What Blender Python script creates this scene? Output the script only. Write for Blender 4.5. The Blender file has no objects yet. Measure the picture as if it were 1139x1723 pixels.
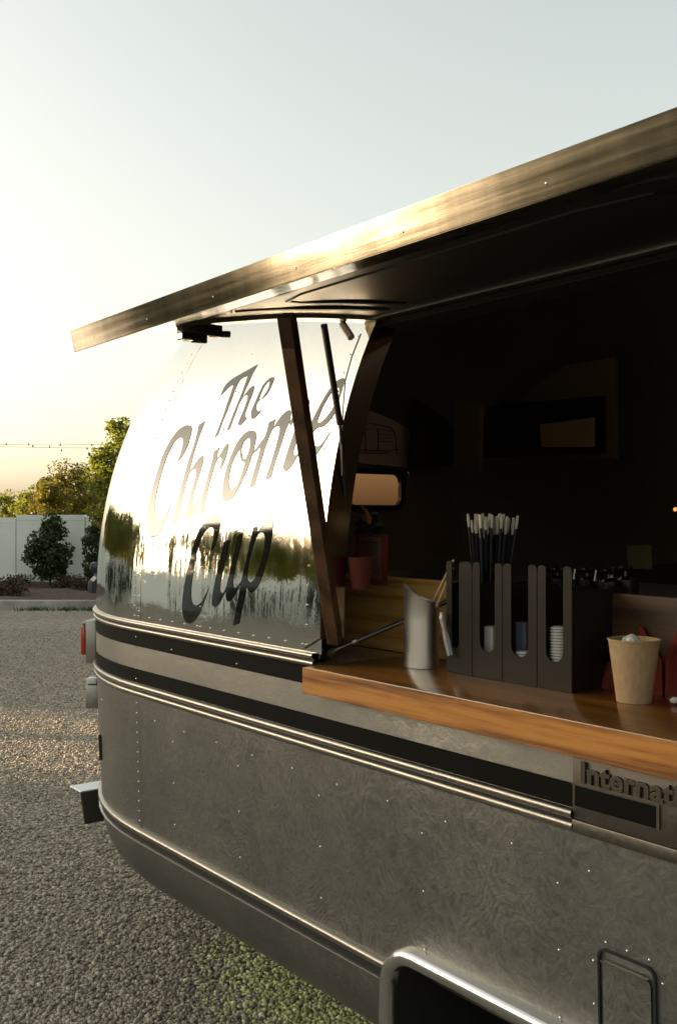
import bpy, bmesh, math, random
import numpy as np
from mathutils import Vector, Matrix
from mathutils.geometry import tessellate_polygon
random.seed(7); rng = np.random.default_rng(7)
SC = bpy.context.scene; COL = SC.collection
R = math.radians
# ---------------------------------------------------------------- camera, sky, sun, exposure
TH = R(37.90); S_, C_ = math.sin(TH), math.cos(TH)
F, CX, HY, EYE = 1675.0, 569.5, 872.0, 1.51
cam = bpy.data.objects.new('camera', bpy.data.cameras.new('camera')); COL.objects.link(cam)
cam.location = (0, 0, EYE); cam.rotation_euler = (R(90), 0, -TH)
cam.data.sensor_fit = 'VERTICAL'; cam.data.sensor_height = 36; cam.data.lens = 36*F/1723
cam.data.shift_y = 10.5/1723; cam.data.clip_end = 2000; cam.data.clip_start = .05
SC.camera = cam
SUN_EL, SUN_AZ = R(6.2), R(38)          # azimuth turned from +Y towards -X
wd = bpy.data.worlds.new('World'); SC.world = wd; wd.use_nodes = True
nt = wd.node_tree; bg = nt.nodes['Background']
sky = nt.nodes.new('ShaderNodeTexSky'); sky.sky_type = 'NISHITA'; sky.sun_disc = False
sky.sun_elevation = SUN_EL; sky.sun_rotation = -SUN_AZ; sky.altitude = 300
sky.air_density = 1.0; sky.dust_density = 4.0; sky.ozone_density = 1.0
hsv = nt.nodes.new('ShaderNodeHueSaturation'); hsv.inputs['Saturation'].default_value = .54
tint = nt.nodes.new('ShaderNodeMix'); tint.data_type = 'RGBA'; tint.blend_type = 'MULTIPLY'; tint.inputs[0].default_value = 1; tint.inputs[7].default_value = (1.07, 1.025, .90, 1)
nt.links.new(sky.outputs[0], hsv.inputs['Color']); gm = nt.nodes.new('ShaderNodeGamma'); gm.inputs[1].default_value = .78; nt.links.new(hsv.outputs[0], gm.inputs[0]); nt.links.new(gm.outputs[0], tint.inputs[6]); nt.links.new(tint.outputs[2], bg.inputs[0]); bg.inputs[1].default_value = .135
sl = bpy.data.lights.new('sun', 'SUN'); sl.energy = 4.2; sl.angle = R(.5); sl.color = (1, .70, .40)
so = bpy.data.objects.new('sun', sl); COL.objects.link(so)
sd = Vector((-math.sin(SUN_AZ)*math.cos(SUN_EL), math.cos(SUN_AZ)*math.cos(SUN_EL), math.sin(SUN_EL)))
so.rotation_euler = sd.to_track_quat('Z', 'Y').to_euler()
vs = SC.view_settings; vs.view_transform = 'Standard'; vs.look = 'None'; vs.exposure = 2.14; vs.gamma = 1; vs.use_curve_mapping = False

# ---------------------------------------------------------------- helpers
def ray(x, y):
    k = (x-CX)/F; m = (HY-y)/F
    return Vector((k*C_+S_, -k*S_+C_, m))
def at_depth(x, y, d): r = ray(x, y); return Vector((0, 0, EYE)) + r*d
def at_z(x, y, z): r = ray(x, y); return Vector((0, 0, EYE)) + r*((z-EYE)/r.z)
def at_n(x, y, n): r = ray(x, y); return Vector((0, 0, EYE)) + r*(n/r.x)
def at_s(x, y, s): r = ray(x, y); return Vector((0, 0, EYE)) + r*(s/r.y)
def W(lat, dep, z=0): return Vector((lat*C_+dep*S_, -lat*S_+dep*C_, z))

def tag(o, label=None, cat=None, group=None, kind=None):
    if label: o['label'] = label
    if cat: o['category'] = cat
    if group: o['group'] = group
    if kind: o['kind'] = kind
    return o
def thing(name, label, cat, loc=(0, 0, 0), rz=0, group=None):
    o = bpy.data.objects.new(name, None); COL.objects.link(o); o.location = loc; o.rotation_euler = (0, 0, rz)
    o.empty_display_size = .1
    return tag(o, label, cat, group)
def mesh(name, verts, faces, mat, parent=None, smooth=False, mats=None):
    me = bpy.data.meshes.new(name); me.from_pydata([tuple(v) for v in verts], [], faces); me.update()
    for m in (mats or [mat]): me.materials.append(m)
    if smooth: me.polygons.foreach_set('use_smooth', [True]*len(me.polygons))
    o = bpy.data.objects.new(name, me); COL.objects.link(o)
    if parent: o.parent = parent
    return o
def place(o, world):        # parent's own location removed: parts are written in world coordinates
    p = o.parent
    if p: o.matrix_parent_inverse = Matrix.Translation(p.location).inverted() if not any(p.rotation_euler) else (Matrix.Translation(p.location) @ p.rotation_euler.to_matrix().to_4x4()).inverted()
    return o
class MB:
    def __init__(s): s.bm = bmesh.new()
    def box(s, x0, x1, y0, y1, z0, z1, bev=0, M=None):
        r = bmesh.ops.create_cube(s.bm, size=1)['verts']
        for v in r: v.co = Vector(((x0+x1)/2+v.co.x*(x1-x0), (y0+y1)/2+v.co.y*(y1-y0), (z0+z1)/2+v.co.z*(z1-z0)))
        if bev:
            es = list({e for v in r for e in v.link_edges}); b = bmesh.ops.bevel(s.bm, geom=es, offset=bev, segments=2, affect='EDGES', profile=.5)
            r = list({v for f in b['faces'] for v in f.verts} | {v for v in r if v.is_valid})
        if M: bmesh.ops.transform(s.bm, matrix=M, verts=r)
        return s
    def tube(s, pts, rad, seg=8, caps=True):
        pts = [Vector(p) for p in pts]; n = len(pts)
        rr = rad if isinstance(rad, (list, tuple)) else [rad]*n
        rings = []; up = None
        for i, p in enumerate(pts):
            t = (pts[min(i+1, n-1)]-pts[max(i-1, 0)]).normalized()
            if up is None: up = t.orthogonal().normalized()
            a = (up - t*up.dot(t)).normalized(); up = a; b = t.cross(a)
            rings.append([s.bm.verts.new(p+(a*math.cos(2*math.pi*j/seg)+b*math.sin(2*math.pi*j/seg))*rr[i]) for j in range(seg)])
        for i in range(n-1):
            for j in range(seg):
                s.bm.faces.new((rings[i][j], rings[i][(j+1) % seg], rings[i+1][(j+1) % seg], rings[i+1][j]))
        if caps: s.bm.faces.new(rings[0][::-1]); s.bm.faces.new(rings[-1])
        return s
    def lathe(s, prof, c=(0, 0, 0), seg=28, M=None):
        vs = []; c = Vector(c)
        for r, z in prof:
            vs.append([s.bm.verts.new(c+Vector((r*math.cos(2*math.pi*j/seg), r*math.sin(2*math.pi*j/seg), z))) for j in range(seg)])
        for i in range(len(vs)-1):
            for j in range(seg): s.bm.faces.new((vs[i][j], vs[i][(j+1) % seg], vs[i+1][(j+1) % seg], vs[i+1][j]))
        if M: bmesh.ops.transform(s.bm, matrix=M, verts=[v for r in vs for v in r])
        return s
    def poly(s, loops, f, ext=None):      # polygon with holes -> flat faces mapped by f(x,y)
        v3 = [[Vector((p[0], p[1], 0)) for p in l] for l in loops]; flat = [p for l in v3 for p in l]
        vs = [s.bm.verts.new(f(p.x, p.y)) for p in flat]
        for t in tessellate_polygon(v3):
            try: s.bm.faces.new([vs[i] for i in t])
            except ValueError: pass
        return s
    def build(s, name, mat, parent=None, smooth=False):
        bmesh.ops.recalc_face_normals(s.bm, faces=s.bm.faces)
        me = bpy.data.meshes.new(name); s.bm.to_mesh(me); s.bm.free(); me.materials.append(mat)
        if smooth:
            me.polygons.foreach_set('use_smooth', [True]*len(me.polygons))
            try: me.set_sharp_from_angle(angle=R(38))
            except Exception: pass
        o = bpy.data.objects.new(name, me); COL.objects.link(o)
        if parent: o.parent = parent; place(o, True)
        return o
def rrect(x0, x1, y0, y1, r, n=6):
    out = []
    for cx, cy, a in ((x1-r, y1-r, 0), (x0+r, y1-r, 90), (x0+r, y0+r, 180), (x1-r, y0+r, 270)):
        out += [(cx+r*math.cos(R(a+90*i/n)), cy+r*math.sin(R(a+90*i/n))) for i in range(n+1)]
    return out
def smoothloop(pts, n=4, corner=50):
    # Catmull-Rom through the points; points that turn sharply stay corners
    P = [Vector((p[0], p[1])) for p in pts]; m = len(P); out = []
    def sharp(i):
        a = P[i]-P[i-1]; b = P[(i+1) % m]-P[i]
        return a.length > 0 and b.length > 0 and a.angle(b) > R(corner)
    sh = [sharp(i) for i in range(m)]
    for i in range(m):
        p1, p2 = P[i], P[(i+1) % m]
        t1 = (p2-p1) if sh[i] else (p2-P[i-1])*.5
        t2 = (p2-p1) if sh[(i+1) % m] else (P[(i+2) % m]-p1)*.5
        L = (p2-p1).length
        if t1.length > L*1.2: t1 = t1*(L*1.2/t1.length)
        if t2.length > L*1.2: t2 = t2*(L*1.2/t2.length)
        for k in range(n):
            t = k/n; a = 2*t**3-3*t*t+1; b = t**3-2*t*t+t; c = -2*t**3+3*t*t; d = t**3-t*t
            q = p1*a+t1*b+p2*c+t2*d; out.append((q.x, q.y))
    return out

# ---------------------------------------------------------------- materials
def mat(name, col, rough=.5, metal=0, **kw):
    m = bpy.data.materials.new(name); m.use_nodes = True; b = m.node_tree.nodes['Principled BSDF']
    b.inputs['Base Color'].default_value = (*col, 1); b.inputs['Roughness'].default_value = rough; b.inputs['Metallic'].default_value = metal
    for k, v in kw.items(): b.inputs[k.replace('_', ' ')].default_value = v
    return m
def N(m, t, **kw):
    n = m.node_tree.nodes.new(t)
    for k, v in kw.items():
        if k in n.inputs.keys() if hasattr(n.inputs, 'keys') else False: n.inputs[k].default_value = v
        else: setattr(n, k, v)
    return n
def L(m, a, b): m.node_tree.links.new(a, b)
def coords(m, scale=(1, 1, 1)):
    tc = N(m, 'ShaderNodeTexCoord'); mp = N(m, 'ShaderNodeMapping'); mp.inputs['Scale'].default_value = scale
    L(m, tc.outputs['Object'], mp.inputs[0]); return mp.outputs[0]
def noise(m, vec, scale, detail=4, rough=.55, dist=0):
    n = N(m, 'ShaderNodeTexNoise'); n.inputs['Scale'].default_value = scale; n.inputs['Detail'].default_value = detail
    n.inputs['Roughness'].default_value = rough; n.inputs['Distortion'].default_value = dist; L(m, vec, n.inputs['Vector']); return n
def ramp(m, fac, stops):
    r = N(m, 'ShaderNodeValToRGB'); e = r.color_ramp.elements
    while len(e) < len(stops): e.new(.5)
    for i, (p, c) in enumerate(stops): e[i].position = p; e[i].color = (*c, 1) if len(c) == 3 else c
    L(m, fac, r.inputs[0]); return r.outputs[0]
def maprange(m, fac, a, b, c, d):
    r = N(m, 'ShaderNodeMapRange')
    for i, v in zip((1, 2, 3, 4), (a, b, c, d)): r.inputs[i].default_value = v
    L(m, fac, r.inputs[0]); return r.outputs[0]
def math_(m, op, a, b=None):
    n = N(m, 'ShaderNodeMath'); n.operation = op
    for i, v in enumerate((a, b)):
        if v is None: continue
        if isinstance(v, (int, float)): n.inputs[i].default_value = v
        else: L(m, v, n.inputs[i])
    return n.outputs[0]
def bump(m, h, strength, dist, prev=None):
    b = N(m, 'ShaderNodeBump'); b.inputs['Strength'].default_value = strength; b.inputs['Distance'].default_value = dist
    L(m, h, b.inputs['Height'])
    if prev is not None: L(m, prev, b.inputs['Normal'])
    return b.outputs[0]
def BS(m): return m.node_tree.nodes['Principled BSDF']

M = {}
# polished aluminium skin: faint waviness, oil canning, tiny pits
m = M['polished'] = mat('polished_aluminium', (.80, .77, .69), .1, 1); v = coords(m)
n1 = noise(m, v, 3.2, 2); n2 = noise(m, v, 16, 3); n3 = noise(m, v, 240, 2)
n4 = noise(m, coords(m, (1, 1, .10)), 13, 3, .6); b = bump(m, n1.outputs[0], .10, .05); b = bump(m, n4.outputs[0], .07, .02, b); b = bump(m, n2.outputs[0], .035, .02, b); b = bump(m, n3.outputs[0], .03, .002, b); L(m, b, BS(m).inputs['Normal'])
L(m, maprange(m, n2.outputs[0], .3, .7, .03, .09), BS(m).inputs['Roughness'])
# dull etched aluminium with swirling polish marks
def dull(name, c0, c1, r0, r1, swirl=1.0):
    m = mat(name, c0, .4, 1); v = coords(m)
    d = noise(m, v, 5, 3, .6); vv = N(m, 'ShaderNodeVectorMath'); vv.operation = 'MULTIPLY_ADD'
    L(m, d.outputs['Color'], vv.inputs[0]); vv.inputs[1].default_value = (.10, .10, .10); L(m, v, vv.inputs[2])
    vo = N(m, 'ShaderNodeTexVoronoi'); vo.inputs['Scale'].default_value = 6.5; L(m, vv.outputs[0], vo.inputs['Vector'])
    rings = math_(m, 'SINE', math_(m, 'MULTIPLY', vo.outputs['Distance'], 95.0))
    fine = noise(m, vv.outputs[0], 42, 6, .75, 1.6); big = noise(m, v, 2.6, 4, .6); grit = noise(m, v, 420, 3, .7)
    msk = maprange(m, noise(m, v, 9, 2).outputs[0], .42, .62, 0, 1)
    h = math_(m, 'ADD', math_(m, 'MULTIPLY', math_(m, 'MULTIPLY', rings, msk), .16*swirl), math_(m, 'MULTIPLY', fine.outputs[0], 2.2))
    h2 = math_(m, 'ADD', h, math_(m, 'MULTIPLY', grit.outputs[0], .6))
    bb = N(m, 'ShaderNodeBump'); bb.inputs['Distance'].default_value = .0014; L(m, h2, bb.inputs['Height']); L(m, maprange(m, noise(m, v, 1.7, 3).outputs[0], .38, .62, .14, .46), bb.inputs['Strength']); L(m, bb.outputs[0], BS(m).inputs['Normal'])
    mix = math_(m, 'ADD', math_(m, 'MULTIPLY', maprange(m, h, .4, 2.0, 0, 1), .6), math_(m, 'MULTIPLY', big.outputs[0], .5))
    L(m, ramp(m, mix, [(.25, c0), (.8, c1)]), BS(m).inputs['Base Color'])
    L(m, maprange(m, fine.outputs[0], .3, .7, r0, r1), BS(m).inputs['Roughness']); return m
M['dull'] = dull('etched_aluminium', (.155, .155, .15), (.32, .317, .30), .36, .52)
M['band'] = dull('satin_aluminium_band', (.33, .32, .295), (.43, .415, .38), .34, .46, .2)
M['plate'] = dull('cast_plate_metal', (.10, .09, .078), (.18, .165, .145), .38, .5, .1)
m = M['trim'] = mat('bright_trim', (.30, .285, .255), .3, 1); v = coords(m, (1, 1, 1)); n1 = noise(m, v, 60, 3)
L(m, maprange(m, n1.outputs[0], .3, .7, .26, .4), BS(m).inputs['Roughness']); L(m, bump(m, n1.outputs[0], .1, .003), BS(m).inputs['Normal'])
m = M['chrome'] = mat('chrome', (.60, .61, .61), .2, 1)
m = M['vinyl'] = mat('black_vinyl', (.010, .010, .009), .045, 0, IOR=1.6)
m = M['stripe'] = mat('black_stripe_vinyl', (.004, .004, .003), .6, 0, IOR=1.3, Specular_IOR_Level=.2); v = coords(m); n1 = noise(m, v, 200, 3)
L(m, bump(m, n1.outputs[0], .15, .001), BS(m).inputs['Normal'])
M['rivet'] = mat('bright_rivet', (.88, .86, .80), .22, 1)
M['rubber'] = mat('black_rubber', (.012, .012, .012), .6)
M['black'] = mat('black_metal', (.015, .014, .013), .35)
M['blacksteel'] = mat('dark_steel', (.12, .11, .10), .3, .9)
M['darkliner'] = mat('dark_liner', (.075, .050, .024), .6)
M['darkin'] = mat('dark_cabinet', (.024, .018, .011), .5)
M['brownwall'] = mat('brown_wall_panel', (.15, .085, .032), .7)
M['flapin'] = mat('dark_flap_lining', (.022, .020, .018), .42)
m = M['lip'] = mat('brushed_flap_edge', (.62, .56, .44), .10, 1); v = coords(m, (1, .35, 14))
n1 = noise(m, v, 6, 4, .6); v2 = coords(m, (1, 1, 30)); n2 = noise(m, v2, 30, 3)
v3 = coords(m, (1, 9, .6)); n3 = noise(m, v3, 3.0, 4, .6)
mixf = math_(m, 'ADD', math_(m, 'MULTIPLY', n1.outputs[0], .5), math_(m, 'MULTIPLY', n3.outputs[0], .5))
L(m, ramp(m, mixf, [(.36, (.13, .127, .113)), (.5, (.20, .193, .17)), (.64, (.27, .26, .232))]), BS(m).inputs['Base Color'])
L(m, maprange(m, n1.outputs[0], .3, .7, .10, .14), BS(m).inputs['Roughness']); L(m, bump(m, n2.outputs[0], .02, .0012), BS(m).inputs['Normal'])
def wood(name, c0, c1, c2, rough, axis='Y', coat=0):
    m = mat(name, c1, rough); sc = {'Y': (3.0, .35, 3.0), 'Z': (3, 3, .3)}[axis]
    v = coords(m, sc); d = noise(m, v, 2.2, 3, .5, .6)
    wv = N(m, 'ShaderNodeTexWave'); wv.wave_type = 'RINGS'; wv.rings_direction = 'X' if axis == 'Y' else 'Z'; wv.inputs['Scale'].default_value = 2.2
    wv.inputs['Distortion'].default_value = 7; wv.inputs['Detail'].default_value = 3; wv.inputs['Detail Scale'].default_value = 1.3; L(m, v, wv.inputs['Vector'])
    vf = coords(m, {'Y': (26, 1.1, 26), 'Z': (60, 60, 2)}[axis]); fb = noise(m, vf, 5, 5, .7)
    f = math_(m, 'ADD', math_(m, 'MULTIPLY', wv.outputs[0], .22), math_(m, 'ADD', math_(m, 'MULTIPLY', fb.outputs[0], .75), math_(m, 'MULTIPLY', d.outputs[0], .08)))
    L(m, ramp(m, f, [(.36, c0), (.5, c1), (.64, c2)]), BS(m).inputs['Base Color'])
    L(m, bump(m, fb.outputs[0], .12, .0008), BS(m).inputs['Normal']); BS(m).inputs['Coat Weight'].default_value = coat; BS(m).inputs['Coat Roughness'].default_value = .12
    return m
M['wood'] = wood('varnished_oak', (.17, .058, .009), (.37, .138, .022), (.50, .21, .038), .5, 'Y', .1)
M['woodtop'] = wood('varnished_oak_top', (.10, .038, .007), (.19, .078, .013), (.27, .12, .024), .3, 'Y', .5)
M['pale'] = wood('lit_oak_board', (.48, .235, .05), (.72, .39, .105), (.80, .50, .17), .5, 'Y', .1)  # oak lightened so the left backsplash board reads as lit
M['brace'] = wood('brace_timber', (.04, .018, .007), (.075, .036, .014), (.12, .06, .024), .55, 'Z')
m = M['steel'] = mat('brushed_steel', (.72, .70, .66), .4, 1); v = coords(m, (1, 1, .03)); n1 = noise(m, v, 260, 3)
L(m, maprange(m, n1.outputs[0], .3, .7, .34, .5), BS(m).inputs['Roughness']); L(m, bump(m, n1.outputs[0], .12, .0006), BS(m).inputs['Normal'])
m = M['plastic'] = mat('dark_plastic', (.016, .012, .008), .42, Specular_IOR_Level=.28); v = coords(m); n1 = noise(m, v, 300, 2); L(m, bump(m, n1.outputs[0], .2, .0005), BS(m).inputs['Normal'])
m = M['kraft'] = mat('kraft_paper', (.42, .29, .16), .9); v = coords(m, (1, 1, .3)); n1 = noise(m, v, 150, 4)
L(m, ramp(m, n1.outputs[0], [(.3, (.36, .245, .13)), (.7, (.46, .32, .18))]), BS(m).inputs['Base Color'])
M['paper'] = mat('white_paper', (.72, .70, .66), .8)
M['tan_paper'] = mat('dim_paper', (.30, .20, .12), .8)
M['ink'] = mat('dark_ink', (.02, .016, .012), .7)
M['red'] = mat('red_paper', (.14, .012, .004), .85)
M['redprint'] = mat('red_print', (.11, .014, .010), .8)
M['pinkpaper'] = mat('pink_paper', (.11, .055, .04), .8)
M['bluegrey'] = mat('blue_grey_film', (.16, .18, .30), .25)
m = M['clear'] = mat('clear_plastic', (.75, .75, .8), .12); BS(m).inputs['Transmission Weight'].default_value = .6
m = M['amber'] = mat('amber_glass', (.10, .033, .010), .02); BS(m).inputs['Transmission Weight'].default_value = 1; BS(m).inputs['IOR'].default_value = 1.02
M['amberl'] = mat('red_lens', (.45, .03, .01), .2, 0, Coat_Weight=.6)
M['clearlens'] = mat('clear_lens', (.7, .7, .68), .15)
M['screen'] = mat('dark_screen', (.006, .006, .006), .2)
M['glow'] = mat('indicator_glow', (.8, .2, .05), .5); BS(M['glow']).inputs['Emission Color'].default_value = (1, .32, .1, 1); BS(M['glow']).inputs['Emission Strength'].default_value = .35
M['orange'] = mat('orange_petal', (.45, .13, .02), .6)
M['plantdark'] = mat('dark_leaf', (.03, .045, .015), .5)
M['tyre'] = mat('tyre_rubber', (.02, .02, .02), .8)
M['rim'] = mat('wheel_steel', (.25, .23, .2), .45, .8)
M['carpaint'] = mat('navy_car_paint', (.012, .016, .035), .2, .2, Coat_Weight=1.0)
M['carglass'] = mat('dark_car_glass', (.02, .025, .03), .05)
M['glassdark'] = M['carglass']
m = M['wallpaint'] = mat('white_stucco', (.82, .84, .79), .9); v = coords(m); n1 = noise(m, v, 1.2, 5, .6); n2 = noise(m, v, 55, 4)
L(m, ramp(m, n1.outputs[0], [(.3, (.74, .76, .71)), (.7, (.86, .875, .83))]), BS(m).inputs['Base Color']); L(m, bump(m, n2.outputs[0], .4, .01), BS(m).inputs['Normal'])
m = M['concrete'] = mat('kerb_concrete', (.34, .33, .31), .9); v = coords(m); n1 = noise(m, v, 6, 5); n2 = noise(m, v, 80, 4)
L(m, ramp(m, n1.outputs[0], [(.3, (.26, .25, .23)), (.7, (.40, .385, .36))]), BS(m).inputs['Base Color']); L(m, bump(m, n2.outputs[0], .4, .006), BS(m).inputs['Normal'])
m = M['mulch'] = mat('mulch_soil', (.09, .06, .045), .95); v = coords(m); n1 = noise(m, v, 14, 6, .7)
L(m, ramp(m, n1.outputs[0], [(.3, (.05, .03, .022)), (.7, (.16, .11, .085))]), BS(m).inputs['Base Color']); L(m, bump(m, n1.outputs[0], 1, .06), BS(m).inputs['Normal'])
GR = [(0, (.07, .06, .048)), (.25, (.22, .19, .15)), (.55, (.36, .32, .255)), (.8, (.47, .415, .33)), (1, (.62, .56, .46))]
m = M['gravel'] = mat('gravel_ground', (.3, .28, .24), .95); v = coords(m)
vo = N(m, 'ShaderNodeTexVoronoi'); vo.inputs['Scale'].default_value = 52; L(m, v, vo.inputs['Vector'])
sep = N(m, 'ShaderNodeSeparateColor'); L(m, vo.outputs['Color'], sep.inputs[0])
vo2 = N(m, 'ShaderNodeTexVoronoi'); vo2.inputs['Scale'].default_value = 21; L(m, v, vo2.inputs['Vector']); sep2 = N(m, 'ShaderNodeSeparateColor'); L(m, vo2.outputs['Color'], sep2.inputs[0])
big = noise(m, v, .9, 4)
mixv = math_(m, 'ADD', math_(m, 'MULTIPLY', sep.outputs[0], .45), math_(m, 'ADD', math_(m, 'MULTIPLY', sep2.outputs[1], .36), math_(m, 'MULTIPLY', big.outputs[0], .28)))
L(m, ramp(m, mixv, [(p, tuple(c*.88 for c in q)) for p, q in GR]), BS(m).inputs['Base Color'])
hb = math_(m, 'ADD', math_(m, 'MULTIPLY', vo.outputs['Distance'], -1.0), math_(m, 'MULTIPLY', vo2.outputs['Distance'], -1.2))
L(m, bump(m, hb, 1, .026), BS(m).inputs['Normal'])
m = M['stone'] = mat('gravel_stone', (.3, .28, .24), .9); gi = N(m, 'ShaderNodeNewGeometry'); n1 = noise(m, coords(m), 180, 3)
L(m, ramp(m, math_(m, 'ADD', math_(m, 'MULTIPLY', gi.outputs['Random Per Island'], .8), math_(m, 'MULTIPLY', n1.outputs[0], .2)), GR), BS(m).inputs['Base Color'])
m = M['greenish_stone'] = mat('green_stone', (.25, .28, .16), .9); gi = N(m, 'ShaderNodeNewGeometry')
L(m, ramp(m, gi.outputs['Random Per Island'], [(0, (.26, .28, .11)), (.4, (.50, .54, .24)), (.7, (.60, .63, .33)), (1, (.72, .71, .50))]), BS(m).inputs['Base Color'])  # greener, lighter stone tones for the patch beside the wheel
def leaf(name, stops, trans=.35):
    m = bpy.data.materials.new(name); m.use_nodes = True; t = m.node_tree; b = BS(m); out = t.nodes['Material Output']
    gi = N(m, 'ShaderNodeNewGeometry'); n1 = noise(m, coords(m), 1.6, 3)
    f = math_(m, 'ADD', math_(m, 'MULTIPLY', gi.outputs['Random Per Island'], .6), math_(m, 'MULTIPLY', n1.outputs[0], .4))
    c = ramp(m, f, stops); L(m, c, b.inputs['Base Color']); b.inputs['Roughness'].default_value = .55
    tr = N(m, 'ShaderNodeBsdfTranslucent'); L(m, c, tr.inputs[0]); mx = N(m, 'ShaderNodeMixShader'); mx.inputs[0].default_value = trans
    L(m, b.outputs[0], mx.inputs[1]); L(m, tr.outputs[0], mx.inputs[2]); L(m, mx.outputs[0], out.inputs[0]); return m
M['leafgreen'] = leaf('tree_leaf', [(.1, (.06, .09, .010)), (.5, (.16, .19, .018)), (.9, (.30, .29, .03))], .55)
M['leafgold'] = leaf('golden_leaf', [(.1, (.055, .06, .008)), (.5, (.13, .12, .012)), (.9, (.24, .19, .02))], .55)
M['leafdark'] = leaf('shrub_leaf', [(.1, (.018, .035, .010)), (.5, (.035, .060, .016)), (.9, (.07, .10, .03))], .25)
M['leafred'] = leaf('reddish_leaf', [(.1, (.035, .022, .014)), (.5, (.065, .04, .022)), (.9, (.11, .06, .035))], .25)
M['weed'] = leaf('weed_leaf', [(.1, (.02, .045, .012)), (.9, (.06, .10, .03))], .25)
M['bark'] = mat('bark', (.09, .065, .045), .9)
M['roof'] = mat('roof_tile', (.12, .06, .045), .9)
M['wire'] = mat('wire_black', (.03, .025, .02), .5)
M['bulb'] = mat('bulb_glass', (.35, .28, .2), .15)

# ---------------------------------------------------------------- trailer surface
S0 = 2.617; XC = 2.52; PE = 2.2; L0 = 1.1
def off(z):
    if z >= 1.2: return 1.22*(1-max(0, 1-(max(0, z-1.2)/1.30)**2.35)**(1/2.35))
    if z >= .57: return .011*max(0, 1.0-z)/.4
    return .012+.2-math.sqrt(max(0, .04-(.57-z)**2))
def Lz(z):
    if z >= 1.2: return L0*((1.22-off(z))/1.22)**2.0
    return L0-.1*max(0, 1.1-z)-(off(z)-.012 if z < .57 else 0)
def path(u, z, o=0):
    """u<=S0 near side, S0..S0+pi rear cap, beyond: far side"""
    if u <= S0: return Vector((1.3+off(z)-o, u, z))
    if u >= S0+math.pi: return Vector((2*XC-1.3-off(z)+o, S0-(u-S0-math.pi), z))
    t = u-S0; A = 1.22-off(z); Lh = Lz(z); e = 2/PE
    c = math.cos(t); s = math.sin(t)
    x = -A*math.copysign(abs(c)**e, c); y = Lh*abs(s)**e
    # normal of |x/A|^p+|y/L|^p
    nx = math.copysign(abs(x/max(A, 1e-4))**(PE-1), x)/max(A, 1e-4); ny = abs(y/max(Lh, 1e-4))**(PE-1)/max(Lh, 1e-4)
    q = math.hypot(nx, ny) or 1
    return Vector((XC+x+nx/q*o, S0+y+ny/q*o, z))
CAPN = 44
CAP = [S0+math.pi*i/CAPN for i in range(CAPN+1)]
def lin(a, b, n): return [a+(b-a)*i/n for i in range(n+1)]
def sheet(name, us, zs, material, parent, o=0, skip=None, smooth=True):
    vs = [path(u, z, o) for z in zs for u in us]; nu = len(us); fs = []
    for j in range(len(zs)-1):
        for i in range(nu-1):
            if skip and skip((us[i]+us[i+1])/2, (zs[j]+zs[j+1])/2): continue
            fs.append((j*nu+i, j*nu+i+1, (j+1)*nu+i+1, (j+1)*nu+i))
    return mesh(name, vs, fs, material, parent, smooth)
def rail(name, prof, us, material, parent):      # prof: list of (z, outward)
    vs = [path(u, z, o) for z, o in prof for u in us]; nu = len(us)
    fs = [(j*nu+i, j*nu+i+1, (j+1)*nu+i+1, (j+1)*nu+i) for j in range(len(prof)-1) for i in range(nu-1)]
    ob = mesh(name, vs, fs, material, parent, True)
    try: ob.data.set_sharp_from_angle(angle=R(50))
    except Exception: pass
    return ob
FARU = S0+math.pi+(S0+3.0)
def us_from(a, step=.25):
    n = max(1, int((S0-a)/step)); return lin(a, S0, n)[:-1] + CAP + lin(S0+math.pi, FARU, 8)[1:]
TR = thing('travel_trailer', 'polished riveted aluminium trailer with raised serving hatch and black script lettering', 'trailer')
OPL, OPR, OPB, OPT = 1.73, -.95, 1.19, 1.965          # serving opening (s, z)
zs = [1.213]+lin(1.247, 1.965, 18)+lin(1.965, 2.46, 16)[1:]+[2.48, 2.492, 2.4985]
us = lin(-3.0, OPR, 4)[:-1]+lin(OPR, OPL, 12)[:-1]+lin(OPL, S0, 8)[:-1]+CAP+lin(S0+math.pi, FARU, 6)[1:]
WX0, WX1, WZ0, WZ1 = 2.70, 3.12, 1.545, 1.76
def skip_skin(u, z):
    if OPR < u < OPL and z < OPT: return True
    if S0 < u < S0+math.pi:
        p = path(u, z); return WX0 < p.x < WX1 and WZ0 < z < WZ1 and p.y > 3
    return False
sk = sheet('upper_skin', us, zs, M['polished'], TR, 0, skip_skin); tag(sk, 'mirror polished upper skin')
sheet('stripe_band_panel', us_from(-3.0), [1.037, 1.08, 1.13, 1.186], M['band'], TR)
sheet('black_stripe', us_from(1.044), [1.038, 1.078], M['stripe'], TR, .0015)
sheet('black_stripe', us_from(1.3), [1.143, 1.185], M['stripe'], TR, .0015)
# lower panel: side with wheel notch, then cap and far side
ARL, ARR, ART = 1.50, .42, .648
notch = [(-3.0, .57), (-3.0, 1.0), (S0, 1.0), (S0, .57), (ARL, .57)]
r = .075
notch += [(ARL, .571)]+[(ARL-r+r*math.cos(R(a)), ART-r+r*math.sin(R(a))) for a in range(0, 91, 15)]
notch += [(ARR+r-r*math.sin(R(a)), ART-r+r*math.cos(R(a))) for a in range(0, 91, 15)]+[(ARR, .57)]
mb = MB(); mb.poly([notch], lambda s, z: path(s, z)); ob = mb.build('lower_side_panel', M['dull'], TR)
sheet('lower_end_panel', CAP+lin(S0+math.pi, FARU, 8)[1:], lin(.57, 1.0, 5), M['dull'], TR)
zb = [.37+.2*(1-math.cos(R(a)))*0 for a in ()]+[.57-.2*math.sin(R(a)) for a in (88, 75, 62, 50, 38, 25, 12, 0)]
sheet('belly_skirt', us_from(ARL), zb, M['dull'], TR)
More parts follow.
